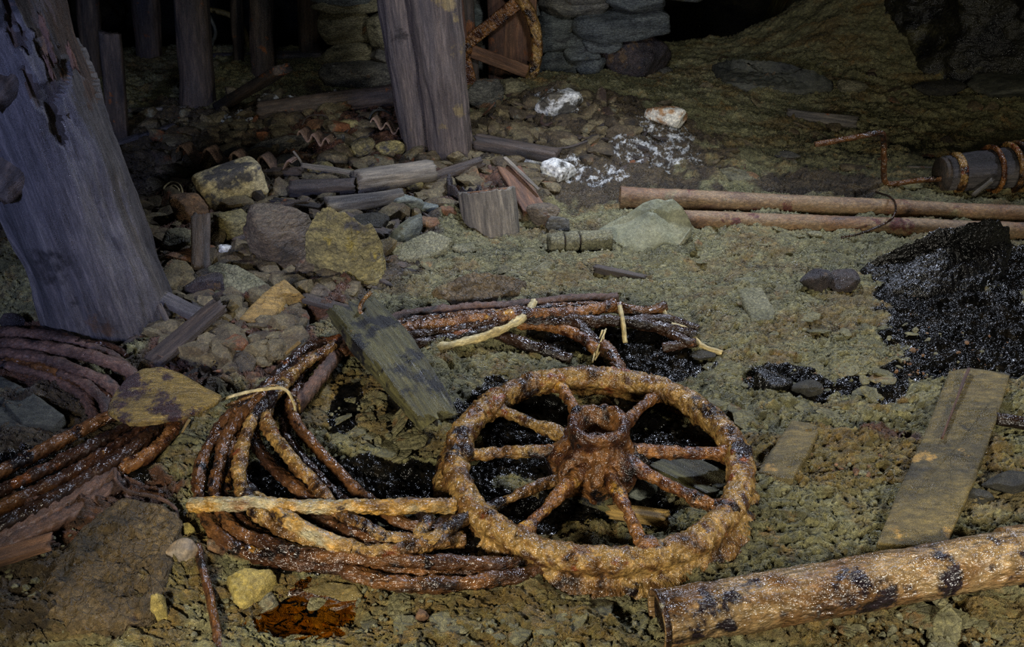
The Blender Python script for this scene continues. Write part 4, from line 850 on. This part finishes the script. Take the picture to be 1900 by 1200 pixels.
# ---------------------------------------------------------------- single stones
ST = [
 ('boulder', 'large brown boulder streaked pale green, just left of the yellow boulder', (446, 376, 578, 508), 'rock_brown', 12, dict(sub=5, rough=.07)),
 ('boulder', 'yellow-brown lumpy rock under the pale block', (388, 392, 468, 450), 'rock_yellow', 5, {}),
 ('stone', 'rounded orange-brown stone left of the pale block', (310, 360, 382, 428), 'rock_orange', 6, {}),
 ('stone', 'olive flat-faced stone beside the big left post, at mid height', (292, 424, 360, 468), 'rock_olive', 8, {}),
 ('stone', 'small whitish elongated stone below the yellow-brown lumpy rock', (393, 449, 434, 484), 'rock_white', 9, dict(roll=-.5)),
 ('stone', 'purple-brown wet rock above the dark planks by the left post', (334, 500, 416, 556), 'rock_purple', 10, {}),
 ('stone', 'dark squarish stone behind the right shoulder of the yellow boulder', (650, 392, 720, 444), 'rock_dark', 11, {}),
 ('stone', 'pale greenish ridged stone chip standing on edge, right of the rotten log', (724, 352, 786, 402), 'rock_blue', 13, dict(roll=.5)),
 ('stone', 'bluish-grey fractured stone touching the pale ridged chip', (770, 372, 818, 398), 'rock_blue', 14, {}),
 ('stone', 'small yellow-green leaf-like stone in front of the grainy log', (748, 330, 786, 358), 'rock_yellow', 15, {}),
 ('stone', 'brown-grey broken rock right of the round wooden block', (976, 374, 1040, 424), 'rock_brown', 16, {}),
 ('stone', 'small grey stone between the round block and the mud-covered roller', (1012, 398, 1058, 432), 'rock', 17, {}),
 ('stone', 'orange-crusted stone right of the orange-topped flat stone', (762, 402, 815, 434), 'rock_orange', 18, {}),
 ('stone', 'small stone with an orange top beside the round wooden block', (812, 380, 850, 408), 'rock_orange', 19, {}),
 ('stone', 'white-crusted rock at the foot of the stone wall, left of the split post', (602, 117, 662, 162), 'rock_white', 20, {}),
 ('stone', 'grey rounded boulder right of the split post, below the spoked wheel', (860, 147, 936, 206), 'rock', 21, {}),
 ('stone', 'mossy rock right of the grey rounded boulder, under the wheel rim', (926, 144, 990, 178), 'rock_olive', 22, {}),
 ('stone', 'big white-crusted rock on top of the far rubble mound', (992, 164, 1084, 222), 'rock_white', 23, dict(sub=5)),
 ('stone', 'white and orange stone standing out in the far mud, right of the mound', (1198, 194, 1280, 242), 'white_orange', 24, {}),
 ('stone', 'white chalky lump in front of the dark sloping beam', (1002, 296, 1072, 340), 'rock_white', 25, {}),
 ('stone', 'small white stone at the left end of the long fallen log', (476, 174, 520, 204), 'rock_white', 26, {}),
 ('stone', 'pale yellow stone left of the split post', (626, 218, 680, 242), 'rock_yellow', 27, {}),
 ('stone', 'yellow nodular rock against the left foot of the split post', (644, 254, 696, 296), 'rock_yellow', 28, {}),
 ('stone', 'yellow-grey rock tucked beside the split post, right of the nodular rock', (696, 258, 750, 298), 'rock_yellow', 29, {}),
 ('stone', 'lemon-stained rock behind the grainy log', (568, 300, 620, 330), 'rock_yellow', 30, {}),
 ('stone', 'grey stone with orange crust on the slope left of the pale yellow stone', (560, 222, 624, 252), 'rock_orange', 31, {}),
 ('stone', 'grey angular stone below the long flat grey stone', (586, 244, 640, 276), 'rock', 32, {}),
 ('stone', 'dark angular stone behind the corrugated strip', (494, 288, 552, 326), 'rock_dark', 33, {}),
 ('stone', 'shiny dark stone left of the pile behind the wavy sheet', (400, 270, 470, 300), 'rock_dark', 34, {}),
 ('stone', 'dark stone pressed against the lower right of the brown boulder', (540, 478, 600, 516), 'rock_brown', 35, {}),
 ('stone', 'brown crumbly stone at the foot of the olive stone, by the left post', (300, 462, 366, 500), 'rock_orange', 36, {}),
 ('stone', 'purplish pebble in the mud at the lower right of the yellow boulder', (708, 474, 738, 494), 'rock_purple', 37, {}),
 ('stone', 'small purple pointed stone at the left edge above the left rope coil', (0, 576, 44, 622), 'rock_purple', 38, {}),
 ('stone', 'crusted grey-green stone on the red soil above the rope coil', (384, 640, 446, 678), 'rock_blue', 39, {}),
 ('tar_lump', 'round dark lump with ochre mud on top, left one of two below the tar rock', (1488, 500, 1548, 548), 'rock_purple', 41, {}),
 ('tar_lump', 'round dark lump with a hollow, right one of two below the tar rock', (1538, 500, 1598, 548), 'rock_purple', 42, {}),
 ('tar_lump', 'glossy black lump in the mud up and right of the big wheel', (1402, 684, 1478, 738), 'tar', 43, {}),
 ('tar_lump', 'smooth grey-black stone touching the right end of the glossy black lump', (1468, 700, 1528, 738), 'rock_dark', 44, {}),
 ('pebble', 'smooth grey pebble with an orange band in the lower left mud', (306, 1000, 366, 1058), 'pebble', 45, dict(rough=.02, planes=26, roll=.6)),
 ('stone', 'orange-brown stone right of the smooth grey pebble', (378, 998, 418, 1033), 'rock_orange', 46, {}),
 ('stone', 'small pale yellow stone near the left end of the yellow cable', (330, 968, 362, 998), 'rock_bright', 47, {}),
 ('stone', 'small pale olive stone below the bright yellow pointed stone', (478, 1104, 516, 1140), 'rock_olive', 48, {}),
 ('stone', 'grey square stone seen between the right spokes of the big wheel', (1166, 884, 1222, 930), 'rock_blue', 49, {}),
 ('stone', 'small orange stone in the mud below the rope coil', (770, 1132, 796, 1158), 'rock_orange', 50, {}),
 ('stone', 'tiny white stone on the orange clod at the bottom left', (284, 1134, 306, 1152), 'rock_white', 51, {}),
 ('stone', 'ochre clod with rusty underside at the bottom left', (278, 1100, 312, 1158), 'rock_bright', 52, {}),
 ('stone', 'dark flat stone at the right edge below the sunken board', (1832, 872, 1950, 924), 'rock_dark', 54, {}),
 ('stone', 'brown-black stone close to the right side of the sunken board', (1792, 906, 1852, 944), 'rock_dark', 55, {}),
 ('stone', 'grey-brown rock embedded at the end of the dark log, by the grainy log', (838, 448, 884, 470), 'mudstone', 56, {}),
 ('stone', 'dark pointed stone beside the frayed rope end', (1284, 650, 1332, 674), 'rock_dark', 57, {}),
 ('stone', 'mossy stone at the right edge above the far mud', (1700, 150, 1800, 182), 'rock_dark', 58, {}),
 ('stone', 'dark rock shelf at the right edge below the far rock face', (1820, 152, 1980, 190), 'slate', 59, {}),
 ('stone', 'low olive stone in the far mud right of the wide rock slab', (1560, 150, 1610, 176), 'rock_olive', 60, {}),
 ('stone', 'small grey stone in the mud between white patches and pale flat stone', (1440, 284, 1490, 302), 'rock', 61, {}),
 ('stone', 'grey squared stone on the mud below the long pipes', (1500, 428, 1530, 442), 'mudstone', 62, {}),
]
for nm, lb, box, mt, sd, kw in ST:
    rock(nm, lb, 'stone' if nm != 'boulder' else 'boulder', box, mt, sd, **kw)

# pale block
p, f = ICO[5]
e_ = 9.; pb = p / (np.abs(p) ** e_).sum(1)[:, None] ** (1 / e_)
pb = pb + p * (.03 * fbm3(pb * 3, 2, 5))[:, None]
g = G(425, 390); s_ = depth(g) / FPX; th = .55; ro = .16
bx_ = pb * np.array([60 * s_, 34 * s_, 33 * s_])
bx_ = np.stack([bx_[:, 0] * math.cos(ro) - bx_[:, 2] * math.sin(ro), bx_[:, 1], bx_[:, 0] * math.sin(ro) + bx_[:, 2] * math.cos(ro)], 1)
bx_ = np.stack([bx_[:, 0] * math.cos(th) - bx_[:, 1] * math.sin(th), bx_[:, 0] * math.sin(th) + bx_[:, 1] * math.cos(th), bx_[:, 2]], 1)
v = bx_ + g + [0, .07, 38 * s_]
tag(build_mesh('concrete_block', v, f, MT['block'], gc=v), 'pale mottled squared block, dark grey on its right, near the left post', 'block')

# corrugated sheets: only their wavy edges show
def wavy(label, a, b_, amp, waves, deep, seed, ph=0.):
    pa = G(a[0], a[1] - 14, .02); pb = G(b_[0], b_[1] - 14, .02); pa[2] += .10; pb[2] += .045; L = np.linalg.norm(pb - pa); n = 150
    t = np.linspace(0, 1, n); base = pa + (pb - pa) * t[:, None]
    z = amp * np.sin(2 * math.pi * waves * t + ph) + .006 * noise3(np.stack([t * 9, t * 0, t * 0 + seed], 1), seed)
    V_ = []
    dirb = np.array([.1, 1, -.12]) * deep
    for kz, kd in ((.0045, 0), (.0045, .33), (.0045, .66), (.0045, 1), (-.0045, 1), (-.0045, .66), (-.0045, .33), (-.0045, 0)):
        V_.append(base + np.array([0, 0, 1]) * (z + kz)[:, None] + dirb * (kd + .05 * np.sin(t * 31 + seed)[:, None] * (kd > .9)))
    V_ = np.stack(V_); idx = np.arange(8 * n).reshape(8, n); nx_ = np.roll(idx, -1, 0)
    F = np.stack([idx[:, :-1], idx[:, 1:], nx_[:, 1:], nx_[:, :-1]], -1).reshape(-1, 4)
    Vf = V_.reshape(-1, 3)
    return tag(build_mesh('corrugated_sheet', Vf, F, MT['corr'], gc=Vf), label, 'sheet')
wavy('brown corrugated sheet showing its wavy broken edge behind the pale block', (334, 338), (545, 348), .040, 4.3, .10, 1, .2)
wavy('small corrugated sheet with a wavy edge left of the split post', (556, 304), (612, 298), .02, 2.5, .12, 2)
wavy('tiny corrugated scrap tucked under the yellow rocks beside the split post', (690, 278), (742, 276), .02, 2.2, .10, 3)

# ---------------------------------------------------------------- timber pieces in the rubble
loglie('grainy_log', 'short grainy grey log with a sawn right end at the foot of the split post', 'log', (660, 338, .06), (800, 318, .07), 42, 'greywood', 31)
loglie('dark_log', 'short dark log lying just left of the grainy log', 'log', (540, 352, .05), (658, 346, .05), 32, 'darkwood', 32)
loglie('rotten_log', 'rotten log with orange crumbs in front of the dark log', 'log', (606, 384, .05), (745, 362, .07), 36, 'greywood', 33, w2=.8)
loglie('curved_branch', 'dark curved branch hugging the right foot of the split post', 'branch', (806, 330, .04), (892, 300, .07), 20, 'darkwood', 34)
lying('dark_beam', 'dark wet beam sloping right from the split post over the mound', 'beam', (884, 262, .06), (1034, 290, .05), 32, .06, 'darkwood', 35)
lying('white_strip', 'white frosted strip lying along the front of the dark sloping beam', 'strip', (914, 284, .02), (1010, 303, .02), 10, .03, 'rock_white', 36, stretch=2)
lying('rough_plank', 'rough rust-brown plank end sloping down right of the curved branch', 'plank', (944, 312, .10), (992, 392, .03), 46, .03, 'brownwood', 37)
lying('long_splinter', 'thin pale splinter lying on the rough rust-brown plank', 'splinter', (936, 292, .14), (1000, 352, .09), 7, .01, 'greywood', 38, jag=.005)
lying('upright_timber', 'dark upright slat wedged between the olive stone and the lumpy rock', 'slat', (372, 500, .02), (372, 402, .14), 34, .03, 'darkwood', 39)
lying('dark_plank', 'dark violet-grey plank at the right foot of the big left post', 'plank', (292, 548, .07), (372, 586, .05), 34, .02, 'post', 40)
lying('thin_lath', 'thin dark slat standing close along the right foot of the left post', 'slat', (296, 566, .08), (318, 612, .02), 9, .012, 'darkwood', 41)
lying('long_board', 'long dark olive board rising right from below the left post', 'board', (286, 672, .03), (408, 566, .08), 44, .03, 'darkwood', 42)
lying('dark_stick', 'dark stick lying in the olive mud below the wedge stone', 'stick', (1106, 498, .02), (1196, 516, .015), 16, .025, 'darkwood', 43)
lying('yellow_lath', 'yellow-brown slat lying under the big wheel below its hub', 'slat', (1040, 905, .03), (1150, 942, .03), 30, .02, 'greenwood', 44)
lying('ochre_stick', 'blunt ochre stick under the lower right spokes of the big wheel', 'stick', (1130, 945, .03), (1240, 962, .03), 30, .03, 'ochrewood', 45)
lying('mossy_board', 'mossy board glimpsed under the right side of the big wheel', 'board', (1230, 850, .01), (1345, 905, .01), 80, .02, 'greenwood', 46)
lying('ochre_splinter', 'thin ochre slat behind the leaf-shaped slate on the brown mud', 'slat', (352, 778, .03), (334, 808, .02), 6, .006, 'ochrewood', 47, jag=.004)
lying('bark_strip', 'dark bark strip lying below the rotten log', 'bark', (505, 372, .05), (610, 388, .04), 20, .02, 'darkwood', 48)
lying('bark_strip', 'flat dark timber behind the yellow boulder', 'bark', (640, 402, .05), (716, 436, .03), 24, .03, 'darkwood', 49)
lying('grey_lath', 'narrow grey slat crossing in front of the split post, left side', 'slat', (560, 306, .09), (664, 322, .08), 14, .012, 'greywood', 50)
lying('dark_timber', 'dark timber lying behind the short dark log', 'timber', (470, 320, .04), (560, 318, .05), 22, .03, 'darkwood', 51)
lying('rusty_strip', 'orange-dusted timber strip in front of the pale block', 'timber', (484, 388, .04), (575, 372, .05), 16, .02, 'darkwood', 52)
lying('mud_ridge_board', 'thin board edge sticking out of the mud beside the plank', 'board', (560, 552, .03), (640, 574, .03), 26, .02, 'darkwood', 53)

# round wooden block
g = G(905, 438); s_ = depth(g) / FPX; r = 55 * s_
t_ = thing('round_block', 'round grey wooden block with vertical grain, standing tilted in the mud near the centre', 'wooden block', g + [0, r, 0])
b0 = g + np.array([.02, r * .72, -.085]); b1 = b0 + (.085 + 66 * s_) * np.array([-.12, .36, .93])
tube('block_body', [b0, b1], r, MT['greywood'], t_, 90, step=.005, stretch=9, namp=.003, nsc=50, ridge=True, jag=.012, up=(0, 1, 0), rs=[.97, 1.0], seed=4)
tube('crumbly_top', [b1 - (b1 - b0) * .05, b1 + (b1 - b0) * .02], r * .86, MT['rock_orange'], t_, 48, step=.004, namp=.008, nsc=30, up=(0, 1, 0), seed=5)
# broken tub: curved purple-brown shells
def shell(label, cx, cy, rpx, a0, a1, hpx, mat, seed):
    g = G(cx, cy); s_ = depth(g) / FPX; R_ = rpx * s_; h = hpx * s_; n = 60
    a = np.linspace(math.radians(a0), math.radians(a1), n); rows = []
    top = h * (.8 + .35 * noise3(np.stack([a * 3, a * 0, a * 0 + seed], 1), seed))
    for rr, kz in ((R_, 0), (R_, .5), (R_ * 1.03, 1), (R_ * .93, 1), (R_ * .9, .5), (R_ * .9, 0)):
        rows.append(np.stack([g[0] + rr * np.cos(a), g[1] + R_ + rr * np.sin(a), g[2] - .02 + top * kz], 1))
    V_ = np.stack(rows); idx = np.arange(6 * n).reshape(6, n); nx_ = np.roll(idx, -1, 0)
    F = np.stack([idx[:, :-1], idx[:, 1:], nx_[:, 1:], nx_[:, :-1]], -1).reshape(-1, 4); Vf = V_.reshape(-1, 3)
    Vf = Vf + .004 * np.stack([fbm3(Vf * 30, seed + k, 3) for k in range(3)], 1)
    return tag(build_mesh('broken_tub', Vf, F, MT[mat], gc=Vf), label, 'tub')
shell('curved purple-brown fragment of a broken tub right of the split post foot', 872, 382, 44, 150, 300, 52, 'rock_purple', 3)
shell('small curved rusty tub fragment behind the purple-brown one', 880, 352, 40, 20, 170, 34, 'rope_red', 4)
shell('pale-edged curved fragment standing between tub and rough plank', 934, 366, 24, 200, 320, 32, 'rock_olive', 5)
# mud-covered roller
a = G(1018, 450, .03); b_ = G(1132, 444, .03)
t_ = thing('roller', 'short mud-coated roller in three ribs, left of the wedge stone', 'roller', (a + b_) / 2 - [0, 0, .03])
dd_ = b_ - a
for k, (u0, u1, rr) in enumerate(((0, .22, .036), (.25, .46, .040), (.5, 1.0, .040))):
    tube('roller_segment', [a + dd_ * u0, a + dd_ * u1], rr, MT['mudstone'], t_, 44, step=.006, namp=.003, nsc=30, seed=k + 2)
tube('roller_core', [a + dd_ * .02, a + dd_ * .98], .028, MT['darkwood'], t_, 24, step=.01, namp=.001)
# bits of wire, fibre and root
def bit(name, label, cat, L, r, mat, seed=0): return tag(tube(name, pts(L), r, MT[mat], None, 10, step=.005, namp=r * .15, seed=seed), label, cat)
bit('wire_nest', 'small nest of curled rusty wire left of the wavy sheet', 'wire', [(300, 372, .03), (325, 376, .03), (338, 362, .04), (334, 344, .05), (318, 338, .06), (304, 350, .05), (318, 364, .05), (332, 354, .05), (322, 344, .06), (310, 352, .05)], .004, 'straw')
bit('green_fibre', 'bright green bit of fibre by the right side of the big left post', 'fibre', [(281, 508, .05), (290, 510, .055), (292, 522, .05), (304, 522, .05), (310, 524, .05), (301, 505, .07)], .0035, 'green')
bit('rusty_rod', 'wavy rusted rod running down to the bottom edge, below the coil', 'rod', [(366, 1012, .03), (372, 1040, .025), (386, 1090, .025), (396, 1140, .02), (404, 1190, .02), (408, 1250, .02)], .010, 'rope', 3)
bit('root_strand', 'thin curved root on the rubble left of the split post', 'root', [(560, 232, .03), (572, 216, .07), (600, 214, .07), (612, 224, .03)], .005, 'darkwood')
bit('root_strand', 'arched root close to the left side of the split post', 'root', [(684, 222, .03), (694, 206, .07), (712, 204, .07), (726, 212, .03)], .006, 'slate')
bit('bent_wire', 'bent upright wire beside the dark angular stone', 'wire', [(563, 312, .03), (556, 296, .08), (544, 280, .12)], .005, 'greywood')
bit('twig', 'straight twig on the mound right of the dark sloping beam', 'twig', [(992, 276, .04), (1050, 274, .05), (1090, 262, .06)], .006, 'darkwood')
bit('twig', 'short brown twig leaning near the grey rounded boulder', 'twig', [(896, 214, .03), (910, 200, .07), (918, 190, .09)], .005, 'brownwood')
bit('wood_shard', 'short pale shard lying on the red soil above the rope coil', 'shard', [(530, 656, .04), (545, 644, .05), (557, 634, .06)], .006, 'ochrewood')
bit('bent_wire', 'thin curled wire on the mound below the mossy rock', 'wire', [(1008, 212, .06), (1004, 226, .06), (1014, 232, .06), (1024, 228, .05)], .006, 'rope_red')

# ---------------------------------------------------------------- amber puddle
b = NB('amber_water'); gc = b.attr('gc').outputs['Vector']; nrm = b.bump(b.noise(gc, 18, 2, .5, .5), 1, .005)
tr = b.add('ShaderNodeBsdfTransparent'); tr.inputs[0].default_value = (.85, .52, .14, 1)
gl = b.add('ShaderNodeBsdfGlossy'); gl.inputs['Roughness'].default_value = .05; b.link(nrm, gl.inputs['Normal'])
fr = b.add('ShaderNodeFresnel'); fr.inputs[0].default_value = 1.4; b.link(nrm, fr.inputs['Normal'])
mx = b.add('ShaderNodeMixShader'); b.link(fr.outputs[0], mx.inputs[0]); b.link(tr.outputs[0], mx.inputs[1]); b.link(gl.outputs[0], mx.inputs[2])
b.link(mx.outputs[0], b.n['Material Output'].inputs['Surface'])
pc = G(556, 1128); zw = float(HM(pc[0], pc[1])) + .020
PP = [(430, 1200), (440, 1160), (480, 1140), (520, 1085), (560, 1060), (640, 1068), (682, 1090), (680, 1120), (650, 1150), (620, 1215), (560, 1260), (470, 1260)]
B_ = np.array([U(x, y, zw) for x, y in PP]); B_ = catmull(B_, .01, True); cen = B_.mean(0)
R_ = 20; rows = [cen + (B_ - cen) * (k / R_) for k in range(1, R_ + 1)]; nb = len(B_)
Vw = np.vstack([cen[None]] + rows); idx = 1 + np.arange(R_ * nb).reshape(R_, nb); nx = np.roll(idx, -1, 1)
Fw = [tuple(q_) for q_ in np.stack([idx[:-1], idx[1:], nx[1:], nx[:-1]], -1).reshape(-1, 4).tolist()] + [(0, int(idx[0][k]), int(nx[0][k])) for k in range(nb)]
tag(build_mesh('puddle', Vw, Fw, b.m, gc=Vw), 'shallow amber puddle at the bottom edge below the rope coil', 'puddle', kind='stuff')

# ---------------------------------------------------------------- loose rubble nobody could count
def scatter(name, label, zones, mat, n, smin, smax, seed, flat=.5, cat='rubble', wid=(.5, 1)):
    rng = np.random.RandomState(seed); v0, f0 = ICO[2]; VV, FF, GG = [], [], []; base = 0
    shapes = [rock_shape(900 + seed * 10 + k, 2, 8, .05, .02)[0] for k in range(10)]
    wts = np.array([z[4] for z in zones], float); wts /= wts.sum()
    for i in range(n):
        z = zones[rng.choice(len(zones), p=wts)]
        while True:
            q = rng.uniform(-1, 1, 2)
            if q @ q < 1: break
        g = G(z[0] + q[0] * z[2], z[1] + q[1] * z[3]); s = smin * (smax / smin) ** (rng.rand() ** 1.8)
        p = shapes[i % 10] * np.array([s, s * rng.uniform(*wid), s * flat * rng.uniform(.5, 1.2)])
        a, bta = rng.uniform(0, 6.28), rng.normal(0, .35)
        p = np.stack([p[:, 0] * math.cos(bta) - p[:, 2] * math.sin(bta), p[:, 1], p[:, 0] * math.sin(bta) + p[:, 2] * math.cos(bta)], 1)
        p = np.stack([p[:, 0] * math.cos(a) - p[:, 1] * math.sin(a), p[:, 0] * math.sin(a) + p[:, 1] * math.cos(a), p[:, 2]], 1)
        p = p + g + [0, 0, s * flat * .35]
        VV.append(p); FF.append(f0 + base); GG.append(p + rng.uniform(0, 30)); base += len(p)
    return tag(build_mesh(name, np.vstack(VV), np.vstack(FF), MT[mat], gc=np.vstack(GG), smooth=False), label, cat, kind='stuff')
scatter('loose_rubble', 'loose brown rubble and flakes covering the left half of the ground', [(480, 440, 260, 150, 3), (620, 300, 330, 110, 3), (850, 350, 180, 60, 1.2), (430, 620, 130, 70, 1), (1020, 240, 160, 70, 1.4), (450, 230, 200, 50, 1)], 'rubble', 2600, .010, .085, 1, .5, 'rubble', (.4, 1))
scatter('mud_crumbs', 'scattered crumbs of olive and ochre mud over the foreground', [(1500, 760, 380, 230, 3), (900, 1140, 420, 60, 1.5), (200, 1060, 220, 130, 2.5), (1700, 1160, 260, 50, 1), (1300, 520, 300, 80, .6), (370, 1080, 70, 110, 1), (650, 780, 100, 80, .5)], 'mudstone', 1500, .003, .012, 2, .7, 'mud crumbs')
scatter('wood_crumbs', 'dark wood and bark crumbs strewn through the left rubble', [(500, 430, 270, 160, 2), (700, 340, 260, 90, 2), (1050, 260, 180, 70, 1.5), (330, 650, 110, 80, 1)], 'darkwood', 1100, .012, .09, 3, .14, 'wood crumbs', (.12, .4))
scatter('far_rubble', 'low dim rubble in the far mud on the right', [(1500, 230, 380, 90, 2), (1400, 140, 240, 30, 1)], 'rubble', 320, .01, .06, 4, .3)
scatter('mud_flakes', 'flat flakes and plates of dried olive mud lying across the middle ground', [(900, 500, 200, 55, 2), (1300, 520, 260, 70, 1.5), (1500, 680, 250, 120, 2), (680, 790, 90, 80, 1), (1350, 450, 200, 30, .6), (1000, 1150, 400, 50, 1), (1700, 1150, 200, 50, .6)], 'mud_flake', 420, .012, .06, 5, .16, 'mud flakes', (.5, .95))
scatter('ochre_crumbs', 'ochre crumbs sprinkled over the black tarry mud and its edges', [(1760, 620, 160, 110, 2), (1460, 715, 110, 30, .5), (1180, 670, 90, 40, .5), (1560, 830, 120, 60, 1)], 'rock_orange', 160, .003, .010, 6, .7, 'crumbs')

# things of one kind share a group
GR = {'mine_prop': 'mine props standing at the back', 'long_pipe': 'long pipes lying across the mud', 'corrugated_sheet': 'corrugated sheet scraps in the rubble', 'stone': 'stones lying in the rubble and mud',
      'flat_stone': 'flat stones lying about', 'tar_lump': 'dark lumps in the mud', 'wire_rope_coil': 'coils of wire rope', 'boulder': 'large boulders left of centre', 'slate_slab': 'slate slabs inside the left coil',
      'broken_tub': 'fragments of a broken tub', 'thin_wire': 'loose thin wires', 'bent_wire': 'bits of bent wire', 'twig': 'twigs on the far mound', 'root_strand': 'roots left of the split post',
      'wall_plank': 'upright planks at the stone wall', 'floor_board': 'boards lying by the stake', 'bark_strip': 'bark strips in the rubble'}
for o in C.objects:
    k = o.name.split('.')[0]
    if o.parent is None and k in GR and 'category' in o: o['group'] = GR[k]
